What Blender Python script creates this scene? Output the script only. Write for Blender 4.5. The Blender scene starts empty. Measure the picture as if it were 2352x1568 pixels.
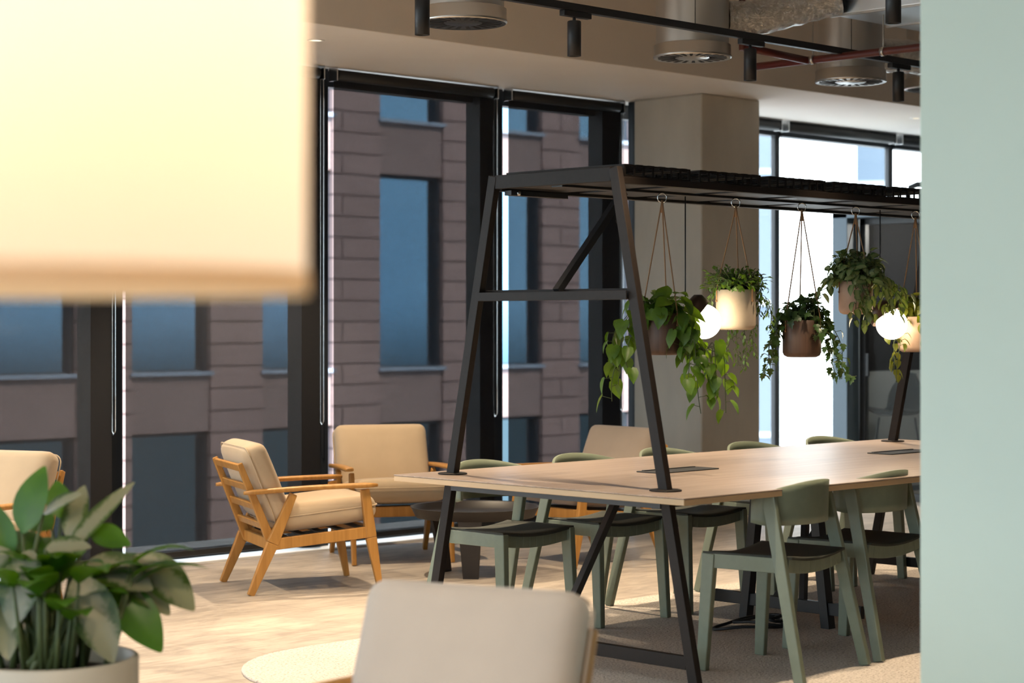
import bpy, bmesh, math, random
from mathutils import Vector, Matrix
PI = math.pi
R = math.radians
rnd = random.Random(11)
SC = bpy.context.scene
COL = SC.collection

# ---------------------------------------------------------------- camera, world, sun, exposure
YAW = R(45.18)
FW = Vector((math.cos(YAW), math.sin(YAW), 0))      # view direction (room axes: x along the table, y towards the windows)
RT = Vector((math.sin(YAW), -math.cos(YAW), 0))     # camera right
H = 1.38
cam_d = bpy.data.cameras.new('camera')
cam = bpy.data.objects.new('camera', cam_d)
COL.objects.link(cam)
cam.location = (0, 0, H)
cam.rotation_euler = (R(90), 0, YAW - R(90))
cam_d.sensor_width = 36
cam_d.lens = 4520 / 2352 * 36
cam_d.shift_y = -(784 - 741) / 2352
cam_d.clip_end = 300
cam_d.dof.use_dof = True
cam_d.dof.focus_distance = 9.0
cam_d.dof.aperture_fstop = 2.9
SC.camera = cam

SC.view_settings.view_transform = 'Standard'
SC.view_settings.look = 'None'
SC.view_settings.gamma = 1
SC.view_settings.use_curve_mapping = False
SC.view_settings.exposure = 0.18
SC.cycles.use_denoising = True
SC.cycles.max_bounces = 8
SC.cycles.transparent_max_bounces = 16
SC.cycles.sample_clamp_indirect = 6
SC.cycles.caustics_reflective = False
SC.cycles.caustics_refractive = False

W = bpy.data.worlds.new('world')
SC.world = W
W.use_nodes = True
wn = W.node_tree.nodes
wl = W.node_tree.links
wn.clear()
w_out = wn.new('ShaderNodeOutputWorld')
w_bg = wn.new('ShaderNodeBackground')
w_tc = wn.new('ShaderNodeTexCoord')
w_sep = wn.new('ShaderNodeSeparateXYZ')
w_rx = wn.new('ShaderNodeMapRange')
w_rx.inputs['From Min'].default_value = -0.75
w_rx.inputs['From Max'].default_value = -0.05
w_no = wn.new('ShaderNodeTexNoise')
w_no.inputs['Scale'].default_value = 2.2
w_no.inputs['Detail'].default_value = 4
w_cr = wn.new('ShaderNodeValToRGB')
w_cr.color_ramp.elements[0].position = 0.35
w_cr.color_ramp.elements[0].color = (0.24, 0.47, 0.74, 1)
w_cr.color_ramp.elements[1].position = 0.75
w_cr.color_ramp.elements[1].color = (0.50, 0.76, 0.98, 1)
w_mx = wn.new('ShaderNodeMixRGB')
w_mx.inputs['Color2'].default_value = (0.88, 0.94, 1.0, 1)
wl.new(w_tc.outputs['Generated'], w_sep.inputs[0])
wl.new(w_tc.outputs['Generated'], w_no.inputs['Vector'])
wl.new(w_sep.outputs['Y'], w_rx.inputs['Value'])
wl.new(w_no.outputs['Fac'], w_cr.inputs['Fac'])
wl.new(w_rx.outputs['Result'], w_mx.inputs['Fac'])
wl.new(w_cr.outputs['Color'], w_mx.inputs['Color1'])
w_rz = wn.new('ShaderNodeMapRange')            # dark distant city below the horizon
w_rz.inputs['From Min'].default_value = -0.03
w_rz.inputs['From Max'].default_value = 0.01
w_m2 = wn.new('ShaderNodeMixRGB')
w_ry = wn.new('ShaderNodeMapRange')
w_ry.inputs['From Min'].default_value = -0.2
w_ry.inputs['From Max'].default_value = 0.2
w_m3 = wn.new('ShaderNodeMixRGB')
w_m3.inputs['Color1'].default_value = (0.10, 0.13, 0.15, 1)
w_m3.inputs['Color2'].default_value = (0.62, 0.68, 0.72, 1)
wl.new(w_sep.outputs['Y'], w_ry.inputs['Value'])
wl.new(w_ry.outputs['Result'], w_m3.inputs['Fac'])
wl.new(w_m3.outputs['Color'], w_m2.inputs['Color1'])
wl.new(w_sep.outputs['Z'], w_rz.inputs['Value'])
wl.new(w_rz.outputs['Result'], w_m2.inputs['Fac'])
wl.new(w_mx.outputs['Color'], w_m2.inputs['Color2'])
wl.new(w_m2.outputs['Color'], w_bg.inputs['Color'])
w_bg.inputs['Strength'].default_value = 5.5
wl.new(w_bg.outputs[0], w_out.inputs['Surface'])


def light(name, kind, loc, energy, color, target=None, **kw):
    d = bpy.data.lights.new(name, kind)
    o = bpy.data.objects.new(name, d)
    COL.objects.link(o)
    o.location = loc
    d.energy = energy
    d.color = color
    for k, v in kw.items():
        setattr(d, k, v)
    if target is not None:
        o.rotation_euler = (Vector(target) - Vector(loc)).to_track_quat('-Z', 'Y').to_euler()
    return o


# the sun stands behind this building and lights the brick front across the street
light('sun', 'SUN', (0, -20, 30), 9.5, (1.0, 0.93, 0.84), target=(-9, 0, 8), angle=R(0.6))


def portal(x0, x1, z0, z1, y):
    o = light('window_daylight', 'AREA', ((x0 + x1) / 2, y, (z0 + z1) / 2), 1, (1, 1, 1), target=((x0 + x1) / 2, y - 1, (z0 + z1) / 2),
              shape='RECTANGLE', size=x1 - x0, size_y=z1 - z0)
    o.data.cycles.is_portal = True


portal(-1.0, 16.2, 0.0, 2.94, 9.6)
_o = light('window_daylight', 'AREA', (-1.45, 4.0, 1.7), 1, (1, 1, 1), target=(0, 4.0, 1.7), shape='RECTANGLE', size=2.15, size_y=9.0)
_o.data.cycles.is_portal = True

WARM = (1.0, 0.79, 0.54)


# ---------------------------------------------------------------- materials
MATS = {}


def principled(name, base, rough=0.5, metal=0.0, spec=0.5, **kw):
    if name in MATS:
        return MATS[name]
    m = bpy.data.materials.new(name)
    m.use_nodes = True
    b = m.node_tree.nodes['Principled BSDF']
    b.inputs['Base Color'].default_value = (*base, 1)
    b.inputs['Roughness'].default_value = rough
    b.inputs['Metallic'].default_value = metal
    b.inputs['Specular IOR Level'].default_value = spec
    for k, v in kw.items():
        b.inputs[k].default_value = v
    MATS[name] = m
    return m


def N(m, t):
    return m.node_tree.nodes.new(t)


def LK(m, a, b):
    m.node_tree.links.new(a, b)


def coords(m, scale=(1, 1, 1), kind='Object'):
    tc = N(m, 'ShaderNodeTexCoord')
    mp = N(m, 'ShaderNodeMapping')
    mp.inputs['Scale'].default_value = scale
    LK(m, tc.outputs[kind], mp.inputs['Vector'])
    return mp.outputs[0]


def noise(m, vec, scale, detail=4, rough=0.55, dist=0.0):
    n = N(m, 'ShaderNodeTexNoise')
    n.inputs['Scale'].default_value = scale
    n.inputs['Detail'].default_value = detail
    n.inputs['Roughness'].default_value = rough
    n.inputs['Distortion'].default_value = dist
    LK(m, vec, n.inputs['Vector'])
    return n.outputs['Fac']


def ramp(m, fac, stops):
    r = N(m, 'ShaderNodeValToRGB')
    e = r.color_ramp.elements
    while len(e) < len(stops):
        e.new(0.5)
    for i, (p, c) in enumerate(stops):
        e[i].position = p
        e[i].color = (*c, 1)
    LK(m, fac, r.inputs['Fac'])
    return r.outputs['Color']


def bump(m, fac, strength=0.2, dist=0.01):
    b = N(m, 'ShaderNodeBump')
    b.inputs['Strength'].default_value = strength
    b.inputs['Distance'].default_value = dist
    LK(m, fac, b.inputs['Height'])
    LK(m, b.outputs['Normal'], bsdf(m).inputs['Normal'])


def bsdf(m):
    return m.node_tree.nodes['Principled BSDF']


def tinted(name, c1, c2, scale=(1, 1, 1), nscale=5, rough=0.5, bstr=0.0, bdist=0.002, detail=5, lo=0.35, hi=0.68, **kw):
    if name in MATS:
        return MATS[name]
    m = principled(name, c1, rough, **kw)
    f = noise(m, coords(m, scale), nscale, detail)
    LK(m, ramp(m, f, [(lo, c1), (hi, c2)]), bsdf(m).inputs['Base Color'])
    if bstr:
        bump(m, f, bstr, bdist)
    return m


M_plaster = tinted('plaster', (0.62, 0.58, 0.53), (0.66, 0.62, 0.57), nscale=3, rough=0.85)
M_ceiling = tinted('ceiling_paint', (0.78, 0.73, 0.68), (0.80, 0.76, 0.71), nscale=2, rough=0.9)
M_bulk = tinted('bulkhead_paint', (0.70, 0.63, 0.56), (0.73, 0.66, 0.59), nscale=2, rough=0.9)
M_mint = tinted('mint_paint', (0.60, 0.70, 0.625), (0.62, 0.72, 0.645), nscale=1.5, rough=0.8)
M_black = principled('black_metal', (0.012, 0.012, 0.013), 0.45)
M_blackplastic = principled('black_plastic', (0.010, 0.010, 0.011), 0.55)
M_frame = principled('anodised_window_frame', (0.022, 0.027, 0.034), 0.45)
M_bronze = tinted('bronze_powder_coat', (0.011, 0.0075, 0.006), (0.014, 0.0095, 0.0075), nscale=60, rough=0.55, spec=0.22)
M_steel = principled('galvanised_steel', (0.55, 0.52, 0.48), 0.32, 0.9)
M_chrome = principled('chrome', (0.7, 0.7, 0.7), 0.2, 1.0)
M_white = principled('white_plastic', (0.75, 0.75, 0.73), 0.5)
M_red = principled('red_pipe_paint', (0.10, 0.013, 0.009), 0.45)
M_sage = tinted('sage_lacquer', (0.150, 0.175, 0.125), (0.165, 0.192, 0.138), nscale=30, rough=0.42)
M_darkpad = tinted('dark_green_upholstery', (0.020, 0.022, 0.016), (0.030, 0.032, 0.024), nscale=160, rough=0.75, bstr=0.1)
M_soil = tinted('potting_soil', (0.03, 0.018, 0.010), (0.10, 0.06, 0.035), nscale=60, rough=0.95, bstr=0.8, bdist=0.01)
M_cream_pot = tinted('cream_glaze', (0.42, 0.36, 0.28), (0.46, 0.40, 0.32), nscale=5, rough=0.5)
M_cord = principled('leather_cord', (0.28, 0.15, 0.07), 0.7)
M_copper = principled('copper_lacquer', (0.50, 0.22, 0.14), 0.35, 0.6)
M_brownshade = principled('brown_lamp_metal', (0.06, 0.032, 0.022), 0.4, 0.3)
M_dark_table = principled('dark_brown_lacquer', (0.013, 0.010, 0.010), 0.45)
M_sill = tinted('pale_stone', (0.66, 0.66, 0.66), (0.72, 0.72, 0.72), nscale=8, rough=0.6)
M_extpale = principled('pale_blue_cladding', (0.22, 0.255, 0.30), 0.6)
M_podgrey = principled('pod_grey_panel', (0.30, 0.36, 0.40), 0.6)
M_podblue = principled('pod_blue_grey_post', (0.10, 0.14, 0.175), 0.5)
M_podblack = principled('pod_acoustic_black', (0.010, 0.009, 0.009), 0.9)


def floor_material():
    m = principled('vinyl_floor', (0.5, 0.4, 0.3), 0.5)
    v = coords(m, (1, 1, 1))
    v2 = coords(m, (1.0, 4.5, 1))
    a = noise(m, v, 1.6, 7, 0.62, 1.2)
    b = noise(m, v2, 3.4, 8, 0.66, 0.8)
    mx = N(m, 'ShaderNodeMath')
    mx.operation = 'ADD'
    LK(m, a, mx.inputs[0])
    LK(m, b, mx.inputs[1])
    hf = N(m, 'ShaderNodeMath')
    hf.operation = 'MULTIPLY'
    hf.inputs[1].default_value = 0.5
    LK(m, mx.outputs[0], hf.inputs[0])
    col = ramp(m, hf.outputs[0], [(0.40, (0.255, 0.215, 0.18)), (0.50, (0.36, 0.305, 0.255)), (0.60, (0.46, 0.395, 0.33))])
    br = N(m, 'ShaderNodeTexBrick')
    br.inputs['Scale'].default_value = 1
    br.inputs['Brick Width'].default_value = 0.92
    br.inputs['Row Height'].default_value = 0.46
    br.inputs['Mortar Size'].default_value = 0.0025
    br.inputs['Color1'].default_value = (1, 1, 1, 1)
    br.inputs['Color2'].default_value = (0.93, 0.93, 0.93, 1)
    br.inputs['Mortar'].default_value = (0.72, 0.72, 0.72, 1)
    LK(m, v, br.inputs['Vector'])
    mm = N(m, 'ShaderNodeMixRGB')
    mm.blend_type = 'MULTIPLY'
    mm.inputs['Fac'].default_value = 1
    LK(m, col, mm.inputs['Color1'])
    LK(m, br.outputs['Color'], mm.inputs['Color2'])
    LK(m, mm.outputs[0], bsdf(m).inputs['Base Color'])
    bump(m, hf.outputs[0], 0.1, 0.002)
    return m


def carpet_material():
    m = principled('speckled_carpet', (0.5, 0.45, 0.4), 0.95, spec=0.1)
    v = coords(m)
    a = noise(m, v, 90, 3, 0.7)
    b = noise(m, v, 3, 3)
    c1 = ramp(m, a, [(0.36, (0.27, 0.235, 0.20)), (0.46, (0.50, 0.445, 0.395)), (0.66, (0.62, 0.56, 0.50))])
    mm = N(m, 'ShaderNodeMixRGB')
    mm.blend_type = 'MULTIPLY'
    mm.inputs['Fac'].default_value = 1
    LK(m, c1, mm.inputs['Color1'])
    LK(m, ramp(m, b, [(0.3, (0.9, 0.9, 0.9)), (0.7, (1, 1, 1))]), mm.inputs['Color2'])
    LK(m, mm.outputs[0], bsdf(m).inputs['Base Color'])
    bump(m, a, 0.6, 0.006)
    return m


def wood_material(name, c1, c2, along='x', rough=0.4, fine=1.0, spec=0.5):
    m = principled(name, c1, rough, spec=spec)
    s = {'x': (0.7, 14, 14), 'y': (14, 0.7, 14), 'z': (14, 14, 0.7)}[along]
    f = noise(m, coords(m, s), 2.2 * fine, 8, 0.6, 0.6)
    LK(m, ramp(m, f, [(0.34, c1), (0.66, c2)]), bsdf(m).inputs['Base Color'])
    return m


def brick_material(name, w, hgt, mortar, c1, c2, cm):
    m = principled(name, c1, 0.9)
    tc = N(m, 'ShaderNodeTexCoord')
    sp = N(m, 'ShaderNodeSeparateXYZ')
    cb = N(m, 'ShaderNodeCombineXYZ')
    ad = N(m, 'ShaderNodeMath')
    ad.operation = 'ADD'
    LK(m, tc.outputs['Object'], sp.inputs[0])
    LK(m, sp.outputs['X'], ad.inputs[0])
    LK(m, sp.outputs['Y'], ad.inputs[1])
    LK(m, ad.outputs[0], cb.inputs['X'])
    LK(m, sp.outputs['Z'], cb.inputs['Y'])
    br = N(m, 'ShaderNodeTexBrick')
    br.inputs['Scale'].default_value = 1
    br.inputs['Brick Width'].default_value = w
    br.inputs['Row Height'].default_value = hgt
    br.inputs['Mortar Size'].default_value = mortar
    br.inputs['Mortar Smooth'].default_value = 0.3
    br.inputs['Color1'].default_value = (*c1, 1)
    br.inputs['Color2'].default_value = (*c2, 1)
    br.inputs['Mortar'].default_value = (*cm, 1)
    LK(m, cb.outputs[0], br.inputs['Vector'])
    n = noise(m, tc.outputs['Object'], 0.8, 4)
    mm = N(m, 'ShaderNodeMixRGB')
    mm.blend_type = 'MULTIPLY'
    mm.inputs['Fac'].default_value = 1
    LK(m, br.outputs['Color'], mm.inputs['Color1'])
    LK(m, ramp(m, n, [(0.3, (0.82, 0.82, 0.82)), (0.7, (1, 1, 1))]), mm.inputs['Color2'])
    LK(m, mm.outputs[0], bsdf(m).inputs['Base Color'])
    return m


def fabric_material(name, c1, c2):
    m = principled(name, c1, 0.9, spec=0.2)
    m.node_tree.nodes['Principled BSDF'].inputs['Sheen Weight'].default_value = 0.25
    v = coords(m)
    f = noise(m, v, 420, 2)
    g = noise(m, v, 6, 3)
    c = ramp(m, g, [(0.3, c1), (0.7, c2)])
    LK(m, c, bsdf(m).inputs['Base Color'])
    bump(m, f, 0.25, 0.001)
    return m


def concrete_material():
    m = principled('board_concrete', (0.3, 0.28, 0.24), 0.85)
    v = coords(m, (1, 1, 0.35))
    a = noise(m, v, 2.5, 8, 0.6)
    b = noise(m, coords(m), 40, 3, 0.7)
    k = noise(m, coords(m), 3.3, 2, 0.4)
    c1 = ramp(m, a, [(0.3, (0.44, 0.405, 0.345)), (0.7, (0.56, 0.515, 0.44))])
    c2 = ramp(m, k, [(0.22, (0.45, 0.42, 0.38)), (0.30, (1, 1, 1))])
    mm = N(m, 'ShaderNodeMixRGB')
    mm.blend_type = 'MULTIPLY'
    mm.inputs['Fac'].default_value = 1
    LK(m, c1, mm.inputs['Color1'])
    LK(m, c2, mm.inputs['Color2'])
    LK(m, mm.outputs[0], bsdf(m).inputs['Base Color'])
    bump(m, b, 0.15, 0.003)
    return m


def screen_fabric():
    # woven sunscreen cloth: a few percent of it is open weave
    m = bpy.data.materials.new('sunscreen_mesh')
    m.use_nodes = True
    nt = m.node_tree.nodes
    nt.clear()
    out = nt.new('ShaderNodeOutputMaterial')
    mix = nt.new('ShaderNodeMixShader')
    tr = nt.new('ShaderNodeBsdfTransparent')
    df = nt.new('ShaderNodeBsdfDiffuse')
    df.inputs['Color'].default_value = (0.030, 0.030, 0.033, 1)
    mix.inputs[0].default_value = 0.27
    LK(m, df.outputs[0], mix.inputs[1])
    LK(m, tr.outputs[0], mix.inputs[2])
    LK(m, mix.outputs[0], out.inputs['Surface'])
    return m


def glass_material(name, refl=0.06, tint=(0.93, 0.96, 0.96)):
    m = bpy.data.materials.new(name)
    m.use_nodes = True
    nt = m.node_tree.nodes
    nt.clear()
    out = nt.new('ShaderNodeOutputMaterial')
    mix = nt.new('ShaderNodeMixShader')
    tr = nt.new('ShaderNodeBsdfTransparent')
    tr.inputs['Color'].default_value = (*tint, 1)
    gl = nt.new('ShaderNodeBsdfGlossy')
    gl.inputs['Roughness'].default_value = 0.02
    mix.inputs[0].default_value = refl
    LK(m, tr.outputs[0], mix.inputs[1])
    LK(m, gl.outputs[0], mix.inputs[2])
    LK(m, mix.outputs[0], out.inputs['Surface'])
    return m


def film_material():
    m = bpy.data.materials.new('frosted_film')
    m.use_nodes = True
    nt = m.node_tree.nodes
    nt.clear()
    out = nt.new('ShaderNodeOutputMaterial')
    mix = nt.new('ShaderNodeMixShader')
    tr = nt.new('ShaderNodeBsdfTransparent')
    df = nt.new('ShaderNodeBsdfDiffuse')
    df.inputs['Color'].default_value = (0.45, 0.47, 0.45, 1)
    mix.inputs[0].default_value = 0.035
    LK(m, tr.outputs[0], mix.inputs[1])
    LK(m, df.outputs[0], mix.inputs[2])
    LK(m, mix.outputs[0], out.inputs['Surface'])
    return m


def leaf_material(name, dark, light_, pale=None, transl=0.35):
    """green leaf; pale = colour of the variegation down its middle"""
    m = principled(name, dark, 0.38)
    b = bsdf(m)
    nt = m.node_tree.nodes
    tc = N(m, 'ShaderNodeTexCoord')
    uv = N(m, 'ShaderNodeSeparateXYZ')
    LK(m, tc.outputs['UV'], uv.inputs[0])
    f = noise(m, tc.outputs['Object'], 14, 4)
    base = ramp(m, f, [(0.3, dark), (0.7, light_)])
    if pale:
        # distance from the midrib plus noise gives feathered variegation
        s = N(m, 'ShaderNodeMath')
        s.operation = 'SUBTRACT'
        s.inputs[1].default_value = 0.5
        LK(m, uv.outputs['X'], s.inputs[0])
        ab = N(m, 'ShaderNodeMath')
        ab.operation = 'ABSOLUTE'
        LK(m, s.outputs[0], ab.inputs[0])
        n2 = noise(m, coords(m, (1, 1, 1)), 55, 5, 0.7, 1.0)
        ad = N(m, 'ShaderNodeMath')
        ad.operation = 'MULTIPLY_ADD'
        ad.inputs[1].default_value = 0.55
        LK(m, n2, ad.inputs[0])
        LK(m, ab.outputs[0], ad.inputs[2])
        fac = ramp(m, ad.outputs[0], [(0.48, (1, 1, 1)), (0.62, (0, 0, 0))])
        mm = N(m, 'ShaderNodeMixRGB')
        LK(m, fac, mm.inputs['Fac'])
        LK(m, base, mm.inputs['Color1'])
        mm.inputs['Color2'].default_value = (*pale, 1)
        base = mm.outputs[0]
    LK(m, base, b.inputs['Base Color'])
    out = nt['Material Output']
    tl = N(m, 'ShaderNodeBsdfTranslucent')
    g = N(m, 'ShaderNodeMixRGB')
    g.blend_type = 'MULTIPLY'
    g.inputs['Fac'].default_value = 1
    g.inputs['Color2'].default_value = (1.0, 1.0, 0.25, 1)
    LK(m, base, g.inputs['Color1'])
    gg = N(m, 'ShaderNodeMixRGB')
    gg.blend_type = 'ADD'
    gg.inputs['Fac'].default_value = 1
    gg.inputs['Color2'].default_value = (0.06, 0.09, 0.0, 1)
    LK(m, g.outputs[0], gg.inputs['Color1'])
    LK(m, gg.outputs[0], tl.inputs['Color'])
    mx = N(m, 'ShaderNodeMixShader')
    mx.inputs[0].default_value = transl
    LK(m, b.outputs[0], mx.inputs[1])
    LK(m, tl.outputs[0], mx.inputs[2])
    LK(m, mx.outputs[0], out.inputs['Surface'])
    return m


def emitter(name, color, strength):
    m = bpy.data.materials.new(name)
    m.use_nodes = True
    nt = m.node_tree.nodes
    nt.clear()
    out = nt.new('ShaderNodeOutputMaterial')
    e = nt.new('ShaderNodeEmission')
    e.inputs[0].default_value = (*color, 1)
    e.inputs[1].default_value = strength
    LK(m, e.outputs[0], out.inputs['Surface'])
    return m


M_floor = floor_material()
M_carpet = carpet_material()
M_oak = wood_material('honey_oak', (0.36, 0.165, 0.034), (0.47, 0.23, 0.055), 'z', 0.42)
M_tabletop = wood_material('grey_oak_veneer', (0.235, 0.175, 0.140), (0.34, 0.27, 0.225), 'x', 0.36, 1.0, 0.42)
M_tableedge = tinted('pale_ply_edge', (0.50, 0.34, 0.19), (0.54, 0.37, 0.21), nscale=3, rough=0.5)
M_walnut = wood_material('walnut_stain', (0.055, 0.028, 0.017), (0.11, 0.058, 0.036), 'z', 0.5, 1.5)
M_pot_beige = tinted('beige_plaster_pot', (0.44, 0.36, 0.27), (0.52, 0.43, 0.33), nscale=12, rough=0.75)
M_pot_pink = tinted('pink_beige_pot', (0.46, 0.30, 0.21), (0.54, 0.37, 0.27), nscale=12, rough=0.75)
M_fab = fabric_material('beige_wool', (0.43, 0.325, 0.215), (0.47, 0.355, 0.235))
M_fab_pale = fabric_material('oatmeal_wool', (0.38, 0.325, 0.28), (0.41, 0.35, 0.30))
M_concrete = concrete_material()
M_screen = screen_fabric()
M_glass = glass_material('window_glass')
M_podglass = glass_material('pod_glass', 0.002, (0.85, 0.87, 0.87))
M_film = film_material()
M_brick = brick_material('brown_brick', 0.215, 0.075, 0.008, (0.50, 0.325, 0.29), (0.44, 0.29, 0.26), (0.36, 0.26, 0.25))
M_brick_pier = brick_material('brown_brick_pier', 9.0, 0.30, 0.018, (0.54, 0.345, 0.31), (0.50, 0.325, 0.295), (0.20, 0.125, 0.115))
M_pane = principled('mirror_blue_glazing', (0.58, 0.74, 0.84), 0.06, 1.0)
M_extframe = principled('dark_facade_frame', (0.07, 0.075, 0.09), 0.6)
M_extsill = principled('facade_sill_metal', (0.45, 0.50, 0.60), 0.5)
M_globe = emitter('opal_glass_lit', (1.0, 0.86, 0.62), 14.0)
M_led = emitter('downlight_led', (1.0, 0.82, 0.58), 2.0)

M_pothos = leaf_material('pothos_leaf', (0.040, 0.10, 0.012), (0.13, 0.24, 0.030))
M_fern = leaf_material('feathery_leaf', (0.060, 0.13, 0.022), (0.12, 0.22, 0.045))
M_ivy = leaf_material('ivy_leaf', (0.020, 0.055, 0.018), (0.060, 0.12, 0.030), None, 0.25)
M_varieg = leaf_material('cream_flecked_leaf', (0.030, 0.075, 0.022), (0.090, 0.16, 0.050), (0.22, 0.27, 0.12), 0.25)
M_yellow = leaf_material('golden_green_leaf', (0.075, 0.10, 0.010), (0.17, 0.17, 0.020))
M_agl = leaf_material('silver_streaked_leaf', (0.022, 0.050, 0.006), (0.060, 0.095, 0.012), (0.22, 0.205, 0.125), 0.22)
M_agl_green = leaf_material('bright_green_leaf', (0.035, 0.115, 0.006), (0.06, 0.17, 0.010), None, 0.4)
M_stem = principled('green_stem', (0.06, 0.08, 0.022), 0.6)


# ---------------------------------------------------------------- geometry helpers
def V(*a):
    return Vector(a)


def add_box(bm, c, s, rot=None):
    r = bmesh.ops.create_cube(bm, size=1)
    M = Matrix.Translation(Vector(c)) @ (rot.to_4x4() if rot else Matrix.Identity(4)) @ Matrix.Diagonal((*s, 1))
    bmesh.ops.transform(bm, matrix=M, verts=r['verts'])
    return r['verts']


def box_mm(bm, x0, x1, y0, y1, z0, z1):
    return add_box(bm, ((x0 + x1) / 2, (y0 + y1) / 2, (z0 + z1) / 2), (abs(x1 - x0), abs(y1 - y0), abs(z1 - z0)))


def beam(bm, a, b, s0, s1=None, side=(1, 0, 0)):
    """rectangular bar from a to b; s = (size along side, size across); s1 tapers it"""
    a, b = Vector(a), Vector(b)
    s1 = s1 or s0
    d = (b - a).normalized()
    sx = (Vector(side) - d * Vector(side).dot(d)).normalized()
    sy = d.cross(sx)
    vs = []
    for p, s in ((a, s0), (b, s1)):
        for i, j in ((-1, -1), (1, -1), (1, 1), (-1, 1)):
            vs.append(bm.verts.new(p + sx * (i * s[0] / 2) + sy * (j * s[1] / 2)))
    q = [(3, 2, 1, 0), (4, 5, 6, 7)] + [(i, (i + 1) % 4, 4 + (i + 1) % 4, 4 + i) for i in range(4)]
    for f in q:
        bm.faces.new([vs[i] for i in f])
    return vs


def tube(bm, pts, r, seg=8, r1=None, closed=False):
    pts = [Vector(p) for p in pts]
    n = len(pts)
    rings = []
    up = Vector((0, 0, 1))
    for i, p in enumerate(pts):
        if closed:
            d = pts[(i + 1) % n] - pts[i - 1]
        else:
            d = pts[min(i + 1, n - 1)] - pts[max(i - 1, 0)]
        d = d.normalized() if d.length > 1e-9 else Vector((0, 0, 1))
        ref = up if abs(d.dot(up)) < 0.95 else Vector((1, 0, 0))
        x = d.cross(ref).normalized()
        y = d.cross(x)
        rr = r if r1 is None else r + (r1 - r) * i / max(n - 1, 1)
        rings.append([bm.verts.new(p + (x * math.cos(2 * PI * k / seg) + y * math.sin(2 * PI * k / seg)) * rr) for k in range(seg)])
    m = n if closed else n - 1
    for i in range(m):
        A, B = rings[i], rings[(i + 1) % n]
        for k in range(seg):
            f = bm.faces.new((A[k], A[(k + 1) % seg], B[(k + 1) % seg], B[k]))
            f.smooth = True
    if not closed:
        bm.faces.new(rings[0][::-1])
        bm.faces.new(rings[-1])


def lathe(bm, prof, c=(0, 0, 0), seg=40, smooth=True, M=None):
    """prof = [(radius, z)]; radius 0 ends close the form"""
    rings = []
    for r, z in prof:
        if r < 1e-6:
            rings.append([bm.verts.new((0, 0, z))])
        else:
            rings.append([bm.verts.new((r * math.cos(2 * PI * k / seg), r * math.sin(2 * PI * k / seg), z)) for k in range(seg)])
    for A, B in zip(rings, rings[1:]):
        for k in range(seg):
            k2 = (k + 1) % seg
            if len(A) == 1 and len(B) == 1:
                continue
            if len(A) == 1:
                f = bm.faces.new((A[0], B[k2], B[k]))
            elif len(B) == 1:
                f = bm.faces.new((A[k], A[k2], B[0]))
            else:
                f = bm.faces.new((A[k], A[k2], B[k2], B[k]))
            f.smooth = smooth
    T = Matrix.Translation(Vector(c)) @ (M.to_4x4() if M else Matrix.Identity(4))
    vs = [v for ring in rings for v in ring]
    bmesh.ops.transform(bm, matrix=T, verts=vs)


def prism(bm, outline, z0, z1):
    lo = [bm.verts.new((x, y, z0)) for x, y in outline]
    hi = [bm.verts.new((x, y, z1)) for x, y in outline]
    n = len(outline)
    bm.faces.new(lo[::-1])
    bm.faces.new(hi)
    for i in range(n):
        bm.faces.new((lo[i], lo[(i + 1) % n], hi[(i + 1) % n], hi[i]))


def cushion(bm, size, r, bulge=0.0, n=14, M=None, top_only=False, dish=0.0):
    """soft box: rounded edges, faces that swell towards the middle"""
    sx, sy, sz = [s / 2 for s in size]
    b2 = bmesh.new()
    bmesh.ops.create_cube(b2, size=2)
    bmesh.ops.subdivide_edges(b2, edges=b2.edges[:], cuts=n, use_grid_fill=True)
    for v in b2.verts:
        x, y, z = v.co
        # spread vertices towards the edges so the roundings get enough of them
        q = [math.copysign(1 - (1 - abs(c)) ** 1.6 if abs(c) < 1 else 1, c) for c in (x, y, z)]
        p = Vector((q[0] * sx, q[1] * sy, q[2] * sz))
        inner = Vector((max(-sx + r, min(sx - r, p.x)), max(-sy + r, min(sy - r, p.y)), max(-sz + r, min(sz - r, p.z))))
        d = p - inner
        if d.length > 1e-9:
            p = inner + d.normalized() * r
        k = (1 - (p.x / sx) ** 2) * (1 - (p.y / sy) ** 2)
        if abs(z) > 0.999 or abs(p.z) > sz - r:
            p.z += math.copysign(bulge * max(k, 0) ** 0.6, p.z)
        k2 = (1 - (p.z / (sz + bulge)) ** 2)
        p.x += math.copysign(0.006 * max(k2, 0), p.x) * (abs(p.x) > sx - r)
        v.co = p
    if M:
        bmesh.ops.transform(b2, matrix=M, verts=b2.verts[:])
    me = bpy.data.meshes.new('tmp')
    for f in b2.faces:
        f.smooth = True
    b2.to_mesh(me)
    b2.free()
    bm.from_mesh(me)
    bpy.data.meshes.remove(me)


def obj(name, bm, mat, parent=None, bevel=0.0, smooth=False, loc=None, subsurf=0):
    me = bpy.data.meshes.new(name)
    bmesh.ops.recalc_face_normals(bm, faces=bm.faces[:])
    if smooth:
        for f in bm.faces:
            f.smooth = True
    bm.to_mesh(me)
    bm.free()
    for m_ in (mat if isinstance(mat, (list, tuple)) else [mat]):
        me.materials.append(m_)
    o = bpy.data.objects.new(name, me)
    COL.objects.link(o)
    if parent:
        o.parent = parent
    if loc:
        o.location = loc
    if bevel:
        b = o.modifiers.new('bevel', 'BEVEL')
        b.width = bevel
        b.segments = 2
        b.limit_method = 'ANGLE'
        b.angle_limit = R(40)
    if subsurf:
        s = o.modifiers.new('subsurf', 'SUBSURF')
        s.levels = s.render_levels = subsurf
    return o


def tag(o, label, cat, group=None, kind=None):
    o['label'] = label
    o['category'] = cat
    if group:
        o['group'] = group
    if kind:
        o['kind'] = kind
    return o


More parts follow.
